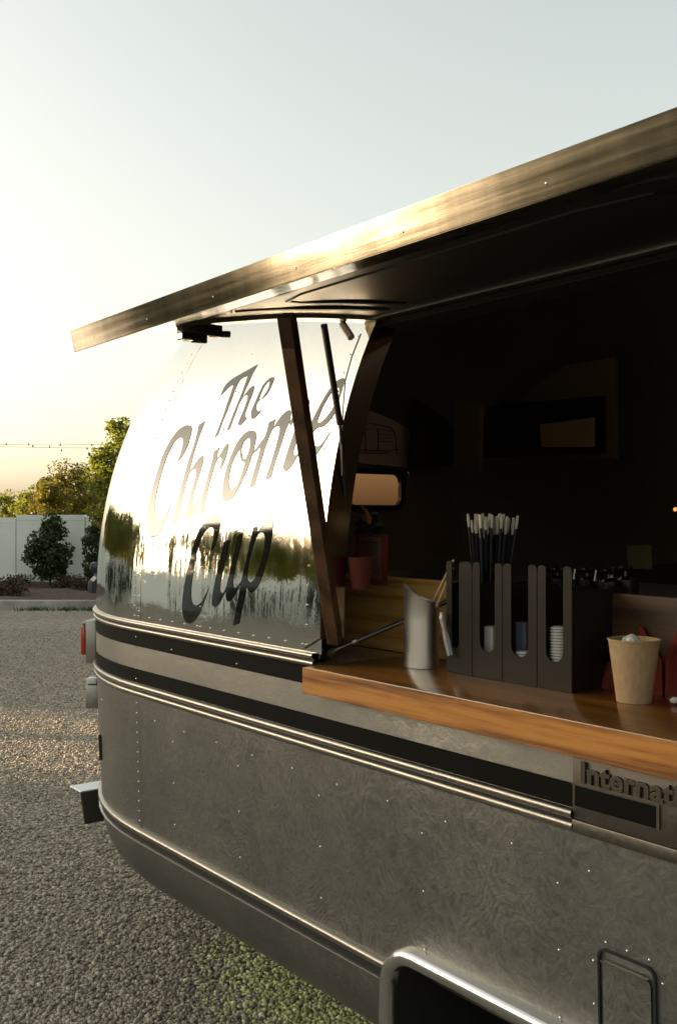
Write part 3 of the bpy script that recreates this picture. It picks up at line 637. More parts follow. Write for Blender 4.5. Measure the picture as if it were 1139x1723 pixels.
LET = [
 ('capital T and h joined under one swash, small word at the top', c1, k1, [[(705,118),(600,178),(500,235),(400,290),(300,350),(210,425),(160,495),(130,560),(100,635),(150,580),(220,505),(270,462),(315,452),(300,500),(250,640),(200,780),(150,930),(100,1060),(50,1190),(15,1270),(-3,1303),(60,1262),(95,1170),(150,1020),(220,850),(280,690),(340,520),(380,430),(405,388),(440,350),(490,322),(540,310),(510,400),(470,510),(440,590),(370,760),(320,880),(270,1010),(230,1110),(203,1190),(255,1148),(280,1080),(330,950),(370,840),(400,760),(440,680),(480,630),(518,607),(538,630),(530,690),(500,780),(460,880),(430,950),(400,1020),(385,1075),(400,1100),(430,1090),(490,1030),(530,970),(505,966),(495,940),(500,900),(530,820),(570,710),(610,600),(640,510),(645,470),(610,475),(560,520),(510,580),(458,652),(475,595),(510,510),(560,400),(600,310),(650,210)]]),
 ('small e of the top word', c1, k1, [[(950,325),(900,340),(840,390),(780,460),(730,560),(690,650),(650,740),(610,830),(590,890),(590,960),(605,992),(640,988),(690,940),(730,890),(765,838),(720,873),(690,860),(672,820),(680,760),(715,705),(780,660),(840,600),(890,520),(930,430),(955,360)],[(890,392),(860,400),(800,480),(750,580),(725,660),(728,690),(760,665),(810,600),(860,520),(885,450)]]),
 ('large C of the middle word', c2, k2, [[(590,150),(575,112),(530,108),(460,140),(380,220),(310,330),(240,470),(190,620),(140,780),(100,930),(70,1080),(55,1200),(58,1320),(75,1410),(110,1452),(150,1450),(200,1400),(250,1310),(290,1210),(330,1110),(360,990),(330,1060),(290,1150),(240,1220),(200,1230),(165,1190),(152,1110),(160,980),(190,830),(230,680),(280,520),(330,400),(390,300),(440,260),(475,262),(485,300),(470,390),(440,480),(412,550),(460,500),(520,400),(560,290)]]),
 ('h of the middle word', c2, k2, [[(755,58),(710,80),(675,110),(660,170),(620,320),(580,440),(540,560),(500,700),(460,850),(420,1000),(390,1120),(360,1250),(340,1340),(405,1300),(430,1200),(460,1090),(490,940),(530,790),(560,690),(600,645),(630,640),(640,670),(620,780),(580,900),(550,1030),(520,1150),(515,1220),(535,1255),(575,1220),(625,1145),(680,1040),(700,975),(665,1025),(625,1080),(603,1060),(605,1000),(625,900),(660,780),(700,650),(730,540),(735,480),(715,470),(670,510),(620,580),(567,655),(590,560),(620,440),(660,310),(700,190)]]),
 ('r of the middle word', c2, k2, [[(925,385),(870,410),(850,430),(840,500),(800,640),(770,760),(740,860),(710,960),(690,1060),(655,1180),(720,1160),(745,1050),(775,930),(800,820),(830,710),(860,610),(890,530),(920,492),(940,502),(945,530),(930,600),(912,660),(960,590),(1000,480),(1030,370),(1028,325),(1000,340),(960,400),(920,470),(885,512),(900,450)]]),
 ('looped o of the middle word', c3, k3, [[(600,455),(640,470),(645,530),(635,600),(615,690),(595,760),(570,840),(540,930),(500,1020),(430,1160),(340,1290),(285,1312),(250,1290),(238,1220),(250,1100),(280,950),(320,820),(370,700),(420,600),(480,520),(540,470)],[(550,540),(500,590),(475,660),(475,740),(490,790),(520,795),(545,740),(570,650),(575,570)],[(452,680),(455,760),(470,820),(510,843),(500,890),(470,980),(420,1100),(370,1165),(340,1165),(320,1110),(325,1000),(350,880),(390,780),(430,710)]]),
 ('left two strokes of the m', c3, k3, [[(885,315),(840,340),(800,360),(780,440),(750,530),(700,600),(650,670),(612,702),(595,748),(650,705),(700,650),(680,740),(640,870),(600,1010),(560,1150),(630,1115),(660,1010),(700,870),(740,720),(780,600),(830,470),(880,415),(920,405),(928,450),(900,580),(860,720),(810,880),(780,960),(755,1055),(825,1020),(860,900),(900,770),(950,620),(1000,460),(1030,390),(1050,330),(1065,250),(1055,210),(1010,225),(950,280),(900,350),(850,425),(865,370)]]),
 ('last stroke of the m', c4, k4, [[(485,583),(450,592),(400,640),(330,720),(265,825),(215,900),(230,950),(290,850),(335,800),(350,820),(320,930),(290,1010),(230,1180),(165,1380),(133,1490),(140,1560),(170,1575),(230,1520),(290,1430),(370,1290),(450,1150),(500,1040),(450,1100),(380,1230),(320,1340),(290,1350),(272,1320),(290,1230),(340,1100),(400,930),(450,780),(480,680),(490,620)]]),
 ('final e of the middle word', c4, k4, [[(960,290),(910,305),(860,340),(790,420),(730,500),(660,620),(600,730),(540,850),(500,960),(480,1080),(485,1200),(510,1330),(540,1370),(575,1350),(640,1260),(710,1150),(770,1050),(800,985),(750,1060),(690,1150),(630,1215),(575,1225),(540,1180),(525,1090),(540,1030),(590,980),(680,950),(760,880),(830,780),(880,690),(930,580),(965,470),(980,350)],[(860,425),(800,475),(740,560),(690,650),(640,760),(602,870),(604,905),(640,900),(720,830),(800,720),(860,610),(900,500),(900,430)]]),
 ('large C of the bottom word', c5, k5, [[(485,60),(465,40),(425,35),(370,65),(310,130),(260,215),(220,320),(190,430),(160,560),(130,700),(110,830),(98,960),(110,1060),(140,1120),(180,1135),(220,1110),(270,1040),(310,950),(345,850),(370,770),(330,850),(290,920),(240,955),(205,930),(190,860),(195,740),(215,600),(240,450),(280,310),(320,220),(370,170),(405,165),(420,200),(415,280),(400,350),(385,415),(430,350),(465,240),(485,140)]]),
 ('u of the bottom word', c5, k5, [[(575,288),(520,310),(500,400),(470,520),(440,660),(415,790),(400,890),(405,950),(430,970),(465,945),(505,870),(540,800),(540,860),(550,905),(575,912),(610,880),(655,800),(700,700),(655,755),(630,778),(612,755),(614,680),(635,560),(665,450),(690,330),(710,215),(665,245),(640,330),(620,430),(590,560),(565,670),(545,760),(520,815),(500,830),(480,800),(485,730),(510,610),(545,450)]]),
 ('p of the bottom word', c5, k5, [[(865,145),(815,165),(795,260),(780,330),(755,450),(730,560),(700,680),(680,790),(655,930),(630,1060),(610,1155),(670,1135),(690,1040),(715,920),(748,750),(765,800),(795,828),(830,800),(870,740),(905,650),(945,510),(985,350),(1010,200),(1015,110),(1000,75),(970,70),(925,110),(880,175),(848,232)],[(850,252),(885,215),(915,222),(932,270),(925,370),(900,490),(865,600),(820,690),(785,725),(757,690),(757,600),(780,470),(812,350)]]),
]
for i, (lb, org, sc, loops) in enumerate(LET):
    tag(letter('painted_letter', loops, org, sc, .0007+.0002*(i % 3)), lb)

# ---------------------------------------------------------------- things on the counter
CZ = 1.1885
# steel utensil cup with a slanted rim
pc = at_z(709, 1121, CZ); cx, cy = pc.x, pc.y
sc_ = thing('utensil_cup', 'brushed steel cup with slanted rim at the left end of the counter', 'utensil cup', (cx, cy, CZ))
seg = 40; rd = .0385; V = []
tl_dir = Vector((C_, -S_))            # to the right as seen from the hatch corner
def rimz(a, rr): 
    q = (math.cos(a)*tl_dir.x+math.sin(a)*tl_dir.y)   # -1 left .. 1 right
    return .150-.020*q+.010*(q*q)
rings = [(rd, 'b0'), (rd, .004), (rd, .05), (rd, .10), (rd, 'rim'), (rd+.002, 'rim+'), (rd-.002, 'rim+'), (rd-.003, 'rim'), (rd-.003, .01), (0.001, .01)]
for rr, z in rings:
    for j in range(seg):
        a = 2*math.pi*j/seg
        zz_ = 0 if z == 'b0' else rimz(a, rr)-(.0035 if z == 'rim' else 0) if isinstance(z, str) else z
        V.append((cx+rr*math.cos(a), cy+rr*math.sin(a), CZ+zz_))
Fc = [(i*seg+j, i*seg+(j+1) % seg, (i+1)*seg+(j+1) % seg, (i+1)*seg+j) for i in range(len(rings)-1) for j in range(seg)]
o = mesh('cup_body', V, Fc, M['steel'], sc_, True); place(o, 1); o.data.set_sharp_from_angle(angle=R(40))
for (xa, ya, xb, yb, lb) in ((734, 1000, 763, 942, 'taller pale wooden stirrer leaning right out of the steel cup'), (741, 1004, 762, 955, 'shorter pale wooden stirrer leaning right out of the steel cup')):
    a = at_n(xa, ya, cx+.012); b_ = at_n(xb, yb, cx+.02); a2 = a+(a-b_)*.9
    o = MB().tube([a2, a, b_], [.0025, .0025, .003], 6).build('stirrer', mat('stirrer_wood', (.55, .42, .24), .5), None, True); tag(o, lb, 'stirrer', 'stirrers in the steel cup')
a = at_n(743, 1040, cx-.02); b_ = at_n(757, 1103, cx-.02)
pn = thing('plastic_packet', 'crumpled clear plastic packet leaning on the steel cup', 'packet', b_)
MB().tube([a+Vector((0, 0, .012)), a, a.lerp(b_, .3), a.lerp(b_, .55), b_], [.004, .0065, .004, .007, .006], 5).build('film', M['clear'], pn)
MB().tube([a.lerp(b_, -.05), a.lerp(b_, .25)], [.0045, .003], 5).build('label_strip', M['paper'], pn)
# lid organizer
ON = 1.462; ODEP = .17; OH = .232
def sx(x): return at_n(x, 1000, ON).y
edges = [sx(750), sx(794), sx(845), sx(903), sx(962)]
og = thing('lid_organizer', 'dark plastic lid organizer with four open fronted bins on the counter', 'organizer', (ON, edges[-1], CZ))
for i in range(4):
    yl, yr = edges[i]-.001, edges[i+1]+.001; w = yl-yr; fw = w*.245
    # front: U shaped face
    out = [(yr, 0), (yl, 0)]
    def arc(cx_, cz_, r_, a0, a1, n=5): return [(cx_+r_*math.cos(R(a0+(a1-a0)*k_/n)), cz_+r_*math.sin(R(a0+(a1-a0)*k_/n))) for k_ in range(n+1)]
    rr = fw*.42; fin = OH
    if i == 0: fwl, fwr = w*.22, w*.5
    else: fwl = fwr = fw
    rl, r2 = fwl*.42, min(fwr, .03)*.42
    out += arc(yl-rl, fin-rl, rl, 0, 90)+arc(yl-fwl+rl*.8, fin-rl*.8, rl*.8, 90, 180)
    ur = (w-fwl-fwr)/2; 
    out += arc(yl-fwl-ur, .052+ur, ur, 0, -180, 8) if True else []
    out += arc(yr+fwr-r2*.8, fin-r2*.8, r2*.8, 0, 90)+arc(yr+r2, fin-r2, r2, 90, 180)
    V = [Vector((ON, y, CZ+z)) for y, z in out]+[Vector((ON+.004, y, CZ+z)) for y, z in out]; n = len(out)
    t = tessellate_polygon([[Vector((y, z, 0)) for y, z in out]])
    Fc = [tuple(q) for q in t]+[tuple(j+n for j in q[::-1]) for q in t]+[(j, (j+1) % n, n+(j+1) % n, n+j) for j in range(n)]
    o = mesh('bin_front', V, Fc, M['plastic'], og); place(o, 1)
    if i < 3 or True:
        MB().box(ON+.0045, ON+ODEP, yr+.0002, yr+.0028, CZ, CZ+OH-.045, .0008).build('bin_divider', M['plastic'], og)
MB().box(ON+.0045, ON+ODEP, edges[0]-.004, edges[0]-.001, CZ, CZ+OH-.045, .0008).build('side_wall', M['plastic'], og)
MB().box(ON+ODEP+.0003, ON+ODEP+.003, edges[-1]+.001, edges[0]-.001, CZ, CZ+OH-.06, .0008).build('back_wall', M['plastic'], og)
MB().box(ON+.0045, ON+ODEP, edges[-1]+.004, edges[0]-.004, CZ+.0005, CZ+.004).build('bin_floor', M['plastic'], og)
mb = MB()
for k_ in range(10):
    q = at_n(784-.7*k_, 983+10.5*k_, ON); mb.lathe([(0, 0), (.0022, 0)], seg=8, M=Matrix.Translation((ON-.0006, q.y, q.z)) @ Matrix.Rotation(R(90), 4, 'Y'))
mb.build('vent_holes', M['rubber'], og)
# things in the bins
def pxw(x, y, n): return at_n(x, y, n)
a = pxw(831, 1075, ON+.05)
mb = MB(); mb.box(ON+.03, ON+.10, a.y-.014, a.y+.010, CZ+.005, CZ+.100, .002); o = mb.build('folded_napkin', M['paper'], None); tag(o, 'white folded napkin in the second organizer bin', 'napkin')
a = pxw(876, 1080, ON+.05); mb = MB(); mb.box(ON+.04, ON+.10, a.y-.02, a.y+.024, CZ+.005, CZ+.115, .003); tag(mb.build('card_box', M['bluegrey'], None), 'blue grey packet in the third organizer bin', 'packet')
def lidstack(x, n, cnt, lab, r_=.02, z0=.005):
    a = pxw(x, 1090, n); t = thing('lid_stack', lab, 'lids', (n, a.y, CZ+z0))
    mb = MB()
    for i in range(cnt):
        z = CZ+z0+i*.0056; mb.lathe([(0, z), (r_, z), (r_+.0022, z+.0014), (r_, z+.003), (r_-.003, z+.005), (0, z+.005)], (n, a.y, 0), 20)
    o = mb.build('nested_lids', M['paper'], t, True); tag(o, kind='stuff')
lidstack(881, ON+.028, 10, 'short stack of white lids in the third organizer bin', .016)
lidstack(940, ON+.03, 20, 'tall stack of white lids in the last organizer bin', .016)
# clear cups stack right of the organizer
def cupstack(x, y, n, cnt, lab, mm, r_=.036):
    a = pxw(x, y, n); t = thing('cup_stack', lab, 'cups', (a.x, a.y, CZ)); mb = MB()
    for i in range(cnt):
        z = CZ+i*.009; mb.lathe([(r_*.8, z), (r_, z+.050), (r_+.002, z+.052), (r_, z+.054)], (a.x, a.y, 0), 24)
    o = mb.build('nested_cups', mm, t, True); tag(o, kind='stuff')
cupstack(1003, 1070, 1.60, 8, 'stack of clear plastic cups behind the tan paper cup', mat('cup_plastic', (.30, .28, .34), .15), .030)
# straw holder with straws
sh_c = pxw(822, 1000, 1.565); r0 = .037
sh = thing('straw_holder', 'dark glass holding wrapped straws behind the organizer', 'straw holder', (sh_c.x, sh_c.y, CZ))
MB().lathe([(0, CZ), (r0, CZ), (r0+.004, CZ+.155), (r0+.002, CZ+.155), (r0-.002, CZ+.01), (0, CZ+.008)], (sh_c.x, sh_c.y, 0), 28).build('glass', M['screen'], sh, True)
M['tip'] = mat('wrapper_paper', (.62, .58, .50), .7)
strawm = mat('straw_black', (.02, .02, .03), .25); straws = []
for i in range(88):
    a = random.uniform(0, 2*math.pi); q = math.sqrt(random.random())*.029
    b0 = Vector((sh_c.x+q*math.cos(a)*.7, sh_c.y+q*math.sin(a)*.7, CZ+.02))
    lean = random.uniform(.75, 1.15); hgt = random.uniform(.305, .332)
    tp = Vector((sh_c.x+.012*random.random()+q*math.cos(a)*1.75*lean, sh_c.y-.004+q*math.sin(a)*1.75*lean, CZ+hgt))
    if i in (3, 7): tp = Vector((tp.x, sh_c.y+.052+.006*(i == 7), CZ+.318))
    blue = i in (3, 7, 12, 20, 31)
    o = MB().tube([b0, tp-(tp-b0)*.09], .0028, 6).build('wrapped_straw', M['bluegrey'] if blue else strawm, None, True)
    tag(o, 'wrapped drinking straw standing in the bunch behind the organizer', 'straw', 'straws in the dark glass')
    tq = MB().tube([tp-(tp-b0)*.09, tp-(tp-b0)*.04, tp], [.0024, .0034, .0026], 5).build('paper_tip', M['tip'], o)
# kraft cup
kc = at_z(1066, 1180, CZ); kx, ky = kc.x, kc.y
kt = thing('paper_cup', 'tan kraft paper cup standing right of the organizer', 'paper cup', (kx, ky, CZ))
H = .111; rt, rb_ = .0440, .0300
MB().lathe([(0, CZ+.004), (rb_-.002, CZ+.004), (rb_-.001, CZ), (rb_, CZ), (rb_+.0006, CZ+.006), (rt, CZ+H-.004), (rt-.001, CZ+H-.004), (rb_, CZ+.01), (0, CZ+.01)], (kx, ky, 0), 48).build('cup_wall', M['kraft'], kt, True)
MB().lathe([(rt+.0018*math.cos(R(a)), CZ+H-.0025+.0018*math.sin(R(a))) for a in range(0, 361, 45)], (kx, ky, 0), 48).build('rolled_rim', M['kraft'], kt, True)
def crumple(name, c, r_, seed, mm, lab, cat, sx_=1, sz_=1):
    bm = bmesh.new(); bmesh.ops.create_icosphere(bm, subdivisions=3, radius=r_); rr = random.Random(seed)
    ks = [(Vector((rr.gauss(0, 1), rr.gauss(0, 1), rr.gauss(0, 1))).normalized(), rr.uniform(-.5, .5), rr.uniform(3, 9)) for _ in range(9)]
    for v in bm.verts:
        d = v.co.normalized(); h = 1+sum(a*abs(math.sin(k*d.dot(n_))) for n_, a, k in ks)*.55
        v.co = Vector((d.x*sx_, d.y*sx_, d.z*sz_))*r_*max(.3, h)+Vector(c)
    me = bpy.data.meshes.new(name); bm.to_mesh(me); bm.free(); me.materials.append(mm); o = bpy.data.objects.new(name, me); COL.objects.link(o)
    return tag(o, lab, cat)
crumple('crumpled_napkin', (kx+.004, ky+.010, CZ+H-.006), .015, 3, M['paper'], 'white crumpled napkin inside the tan paper cup', 'napkin', 1, .8)
wp = at_z(1136, 1186, CZ)
crumple('crumpled_paper', (wp.x, wp.y, CZ+.008), .013, 9, M['paper'], 'white crumpled scrap lying on the counter at the right edge', 'paper scrap', 1, .6)
# red paper napkins bunch
def star(name, x, y, n, w, h, lab, seed):
    c = pxw(x, y, n); rr = random.Random(seed); t = thing(name, lab, 'napkin', (c.x, c.y, CZ), group='red napkins behind the paper cup'); 
    for k in range(5):
        mb = MB(); a = rr.uniform(-.9, .9); s_ = math.sin(a)*w; hh = h*rr.uniform(.65, 1)
        b0 = Vector((c.x-.01+.012*k, c.y+s_*.1, CZ)); V = [b0+Vector((0, -w*.5, .0)), b0+Vector((0, w*.5, 0)), b0+Vector((.012, w*.55+s_*.3, hh*.55)), b0+Vector((.005, s_*.6, hh)), b0+Vector((.012, -w*.55+s_*.3, hh*.5))]
        m2 = mesh('fold', V+[v+Vector((.004, 0, 0)) for v in V], [(0, 1, 2, 3, 4), (9, 8, 7, 6, 5)]+[(i, (i+1) % 5, 5+(i+1) % 5, 5+i) for i in range(5)], M['red'], t); place(m2, 1)
star('red_napkin', 1100, 1080, 1.575, .055, .128, 'red folded napkin bunch just right of the tan paper cup', 2)
star('red_napkin', 1150, 1080, 1.56, .06, .120, 'red folded napkin bunch at the right edge of the photo', 5)
star('red_napkin', 1030, 1100, 1.56, .05, .075, 'low red folded napkin left of the tan paper cup', 8)
# pump bottles
for k, (x, ytop, n) in enumerate(((938, 958, 1.72), (988, 958, 1.70), (1024, 960, 1.66), (1052, 955, 1.70))):
    tp = pxw(x, ytop, n); lab = ['black pump bottle behind the last organizer bin', 'black pump bottle just right of the organizer', 'black pump bottle with hanging spout behind the paper cup', 'rightmost black pump bottle behind the counter'][k]
    t = thing('pump_bottle', lab, 'bottle', (tp.x, tp.y, 1.355), group='pump bottles behind the organizer'); z0 = 1.356; z1 = tp.z
    MB().lathe([(0, z0), (.026, z0), (.026, z0+(z1-z0)*.55), (.010, z0+(z1-z0)*.68), (.010, z1-.02)], (tp.x, tp.y, 0), 20).build('bottle_body', M['screen'], t, True)
    MB().tube([(tp.x, tp.y, z1-.02), (tp.x, tp.y, z1-.006)], .004, 8).build('pump_stem', M['blacksteel'], t, True)
    MB().lathe([(0, z1-.008), (.012, z1-.006), (.014, z1), (.010, z1+.006), (0, z1+.008)], (tp.x, tp.y, 0), 16).build('pump_head', M['screen'], t, True)
    MB().tube([(tp.x-.01, tp.y, z1), (tp.x-.035, tp.y+.004, z1-.001), (tp.x-.038, tp.y+.004, z1-.02)], .004, 8).build('spout', M['screen'], t, True)

# ---------------------------------------------------------------- inside the trailer
def card(name, quad, mm, lab=None, cat=None, th=.003, parent=None, bev=0):
    nrm = (quad[1]-quad[0]).cross(quad[3]-quad[0]).normalized()
    if nrm.dot(quad[0]-Vector((0, 0, EYE))) < 0: nrm = -nrm
    V = list(quad)+[q+nrm*th for q in quad]
    o = mesh(name, V, [(0, 1, 2, 3), (7, 6, 5, 4), (0, 4, 5, 1), (1, 5, 6, 2), (2, 6, 7, 3), (3, 7, 4, 0)], mm, parent)
    if parent: place(o, 1)
    if lab: tag(o, lab, cat)
    return o
Y1 = BS_Y-.004
def q_s(pts, s): return [at_s(x, y, s) for x, y in pts]
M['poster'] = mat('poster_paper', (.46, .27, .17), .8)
po = thing('poster', 'dim tan poster with a line drawing of a trailer on the rear wall', 'poster', at_s(635, 785, Y1))
card('sheet', q_s([(560, 655), (692, 673), (686, 787), (560, 775)], Y1-.006), M['poster'], parent=po)
mb = MB()
def stroke(pts, w=.0022): mb.tube([at_s(x, y, Y1-.009) for x, y in pts], w, 4, True)
stroke([(609, 714), (625, 713), (645, 716), (658, 720), (664, 728), (666, 742), (665, 752)]); stroke([(598, 756), (615, 758), (660, 759)]); stroke([(598, 761), (615, 762.5), (655, 762.5)])
stroke([(615, 723), (615, 757)]); stroke([(636, 722), (636, 758)]); stroke([(608, 722), (640, 722), (660, 726)], .0016); stroke([(638, 737), (662, 737)], .0016); stroke([(638, 743), (660, 743)], .0016); stroke([(638, 731), (660, 731)], .0016)
stroke([(667, 750), (668, 766)]); stroke([(662, 756), (672, 757)]); stroke([(617, 683), (624, 687), (630, 682), (640, 684)], .005); mb.build('line_drawing', M['ink'], po)
card('wall_board', q_s([(600, 640), (715, 655), (715, 672), (598, 660)], Y1-.02), M['darkin'], 'dark strip of board above the trailer poster', 'board')
card('wall_picture', q_s([(697, 668), (768, 672), (766, 782), (692, 785)], 3.25), M['darkin'], 'dark framed panel right of the trailer poster', 'panel', .02)
# far wall fittings on the plane x = 3.3
FW = 3.30
def q_n(pts, n): return [at_n(x, y, n) for x, y in pts]
card('wall_panel', q_n([(765, 672), (808, 682), (806, 792), (762, 786)], 3.02), M['brownwall'], 'narrow brown wall panel left of the dark screen', 'panel', .02)
card('far_wall_board', q_n([(808, 640), (1035, 600), (1035, 772), (806, 772)], FW+.06), M['brownwall'], 'brown wall board behind the dark menu screen', 'wall board', .02)
card('menu_screen', q_n([(810, 684), (1008, 666), (1008, 762), (812, 770)], FW-.02), M['screen'], 'black screen hung on the far wall', 'screen', .04)
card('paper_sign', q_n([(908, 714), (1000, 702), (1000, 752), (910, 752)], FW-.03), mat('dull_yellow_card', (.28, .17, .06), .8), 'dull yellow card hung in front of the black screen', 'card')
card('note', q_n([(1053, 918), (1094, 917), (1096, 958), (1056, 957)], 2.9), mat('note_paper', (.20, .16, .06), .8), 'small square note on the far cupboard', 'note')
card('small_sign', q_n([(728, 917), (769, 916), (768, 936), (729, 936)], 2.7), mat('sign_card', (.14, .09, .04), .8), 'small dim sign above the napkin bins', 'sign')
MB().box(3.0, 3.6, -.9, 2.3, .62, 1.33, .005).build('far_cupboard', M['darkin'], TR)
a = at_n(1135, 857, 2.95); o = MB().lathe([(0, -.004), (.006, -.003), (.007, 0), (0, .002)], seg=12, M=Matrix.Translation(a) @ Matrix.Rotation(R(-90), 4, 'Y')).build('indicator_light', M['glow'], None); tag(o, 'tiny orange indicator light glowing deep inside the trailer', 'light')
# menu card, red cup, flowers on the shelf
SZ = 1.356
mc = at_z(624, 984, SZ)
mcard = thing('menu_card', 'small menu card with red border on the shelf behind the board', 'menu card', mc)
n_ = mc.x
card('card_sheet', q_n([(598, 897), (652, 900), (650, 985), (598, 984)], n_), M['redprint'], parent=mcard)
card('card_print', q_n([(603, 902), (642, 904), (641, 975), (600, 972)], n_-.002), M['pinkpaper'], parent=mcard, th=.001)
mb = MB()
for yy, x0_, x1_ in ((912, 610, 633), (919, 612, 632), (926, 608, 636), (932, 610, 630), (938, 610, 634), (945, 616, 632)):
    mb.tube([at_n(x0_, yy, n_-.003), at_n(x1_, yy+.8, n_-.003)], .0008 if yy != 912 else .0022, 4)
c_ = at_n(634, 962, n_-.003); mb.tube([c_+Vector((0, .007*math.cos(a), .007*math.sin(a))) for a in [i*math.pi/6 for i in range(13)]], .0012, 4)
mb.build('card_text', M['ink'], mcard)
rc = at_z(607, 990, SZ); MB_ = MB().lathe([(0, SZ), (.020, SZ), (.028, SZ+.068), (.026, SZ+.068), (.018, SZ+.004), (0, SZ+.004)], (rc.x, rc.y, 0), 24)
tag(MB_.build('red_cup', M['redprint'], None, True), 'dark red cup in front of the menu card', 'cup')
fl = thing('flower_plant', 'small orange flower with dark leaves in front of the rear window', 'plant', at_z(620, 975, SZ)+Vector((.1, 0, 0)))
fc = at_n(616, 885, n_+.12)
def leafcloud(c, rx, rz, n, lf, rr): 
    V = []; Fc = []
    for i in range(n):
        p = Vector((rr.gauss(0, 1), rr.gauss(0, 1), rr.gauss(0, 1))).normalized()*rr.random()**.4; p = Vector((p.x*rx, p.y*rx, p.z*rz))+c
        d1 = Vector((rr.gauss(0, 1), rr.gauss(0, 1), rr.gauss(0, 1))).normalized(); d2 = d1.orthogonal().normalized()
        k = len(V); V += [p-d1*lf, p+d2*lf*.4, p+d1*lf, p-d2*lf*.4]; Fc.append((k, k+1, k+2, k+3))
    return V, Fc
V, Fc = leafcloud(fc+Vector((0, -.01, .0)), .035, .045, 90, .018, random.Random(4)); place(mesh('leaves', V, Fc, M['plantdark'], fl), 1)
MB().tube([at_n(607, 850, n_+.09), at_n(615, 860, n_+.09), at_n(620, 872, n_+.09), at_n(621, 882, n_+.09)], [.003, .005, .009, .004], 7).build('flower', M['orange'], fl, True)
MB().lathe([(0, SZ), (.025, SZ), (.032, SZ+.05), (.028, SZ+.05), (0, SZ+.045)], (fc.x, fc.y, 0), 18).build('pot', M['darkin'], fl, True)

# ---------------------------------------------------------------- ground, kerb, planting bed
mesh('gravel_ground', [(-300, -300, 0), (300, -300, 0), (300, 300, 0), (-300, 300, 0)], [(0, 1, 2, 3)], M['gravel'])['kind'] = 'structure'
KD = 16.5
def strip(name, lat0, lat1, d0, d1, z0, z1, mm, bev=0, kind='structure'):
    Mx = Matrix.Rotation(-TH, 4, 'Z'); o = MB().box(lat0, lat1, d0, d1, z0, z1, bev, Mx).build(name, mm)
    if kind: o['kind'] = kind
    return o
strip('kerb', -14.5, 30, KD, KD+.18, -.05, .145, M['concrete'], .02)
V = []; nx_, ny_ = 120, 30; la, lb_ = -14.5, 30
for j in range(ny_+1):
    for i in range(nx_+1):
        lat = la+(lb_-la)*i/nx_; dep = KD+.17+(22.4-KD-.17)*j/ny_
        V.append(W(lat, dep, .06+.05*math.sin(lat*2.1+dep)*math.sin(dep*1.7)+random.uniform(-.02, .02)))
Fc = [(j*(nx_+1)+i, j*(nx_+1)+i+1, (j+1)*(nx_+1)+i+1, (j+1)*(nx_+1)+i) for j in range(ny_) for i in range(nx_)]
mesh('planting_bed', V, Fc, M['mulch'], None, True)['kind'] = 'structure'
# loose stones near the camera
def stones(name, n, pick, rmin, rmax, mm):
    ic = bmesh.new(); bmesh.ops.create_icosphere(ic, subdivisions=1, radius=1); ic.verts.ensure_lookup_table()
    bv = np.array([v.co[:] for v in ic.verts]); bf = np.array([[v.index for v in f.verts] for f in ic.faces]); ic.free()
    P = pick(n); n = len(P); rad = rng.uniform(rmin, rmax, n)
    sc = rng.uniform(.6, 1.3, (n, 1, 3))*rad[:, None, None]; sc[:, :, 2] *= .7
    ang = rng.uniform(0, 2*np.pi, n); til = rng.uniform(-.6, .6, n)
    jit = rng.uniform(.78, 1.2, (n, len(bv), 1)); v = bv[None]*jit*sc
    ct, st = np.cos(til)[:, None], np.sin(til)[:, None]
    y = v[:, :, 1]*ct-v[:, :, 2]*st; z = v[:, :, 1]*st+v[:, :, 2]*ct; x = v[:, :, 0]
    ca, sa = np.cos(ang)[:, None], np.sin(ang)[:, None]
    v = np.stack([x*ca-y*sa, x*sa+y*ca, z], 2); v[:, :, 0] += P[:, 0:1]; v[:, :, 1] += P[:, 1:2]; v[:, :, 2] += (rad*rng.uniform(-.2, .75, n))[:, None]
    V = v.reshape(-1, 3); Fi = (bf[None]+(np.arange(n)*len(bv))[:, None, None]).reshape(-1, 3)
    me = bpy.data.meshes.new(name); me.vertices.add(len(V)); me.vertices.foreach_set('co', V.ravel().astype(np.float32))
    me.loops.add(Fi.size); me.loops.foreach_set('vertex_index', Fi.ravel().astype(np.int32)); me.polygons.add(len(Fi))
    me.polygons.foreach_set('loop_start', np.arange(0, Fi.size, 3, dtype=np.int32)); me.polygons.foreach_set('loop_total', np.full(len(Fi), 3, dtype=np.int32))
    me.update(calc_edges=True); me.validate(); me.materials.append(mm)
    o = bpy.data.objects.new(name, me); COL.objects.link(o); o['kind'] = 'stuff'; return o
def green_amount(X, Y):   # a green patch beside the wheel
    c = W(.16, 3.25); d = ((X-c.x)/.5)**2+((Y-c.y)/.62)**2; return np.clip(1.6-d, 0, 1)
def pick_near(n):
    dep = 2.75+(13.5-2.75)*rng.random(n)**1.9; lat0 = -.36*dep-.25; lat1 = np.where(dep < 3.6, .45, np.where(dep < 5, -.15*dep+.5, -.21*dep+.45))
    lat = lat0+(lat1-lat0)*rng.random(n); X = lat*C_+dep*S_; Y = -lat*S_+dep*C_
    return np.stack([X, Y], 1)
def pick_stone(n):
    P = pick_near(n); return P[rng.random(n) > green_amount(P[:, 0], P[:, 1])*.95]
def pick_green(n):
    P = pick_near(n); return P[rng.random(n) < green_amount(P[:, 0], P[:, 1])*.97]
tag(stones('loose_gravel', 100000, pick_stone, .0036, .0095, M['stone']), 'loose pale gravel stones spread over the ground beside the trailer', 'gravel')
tag(stones('green_gravel', 100000, pick_green, .0036, .0095, M['greenish_stone']), 'greenish gravel patch beside the lower skirt of the trailer', 'gravel')

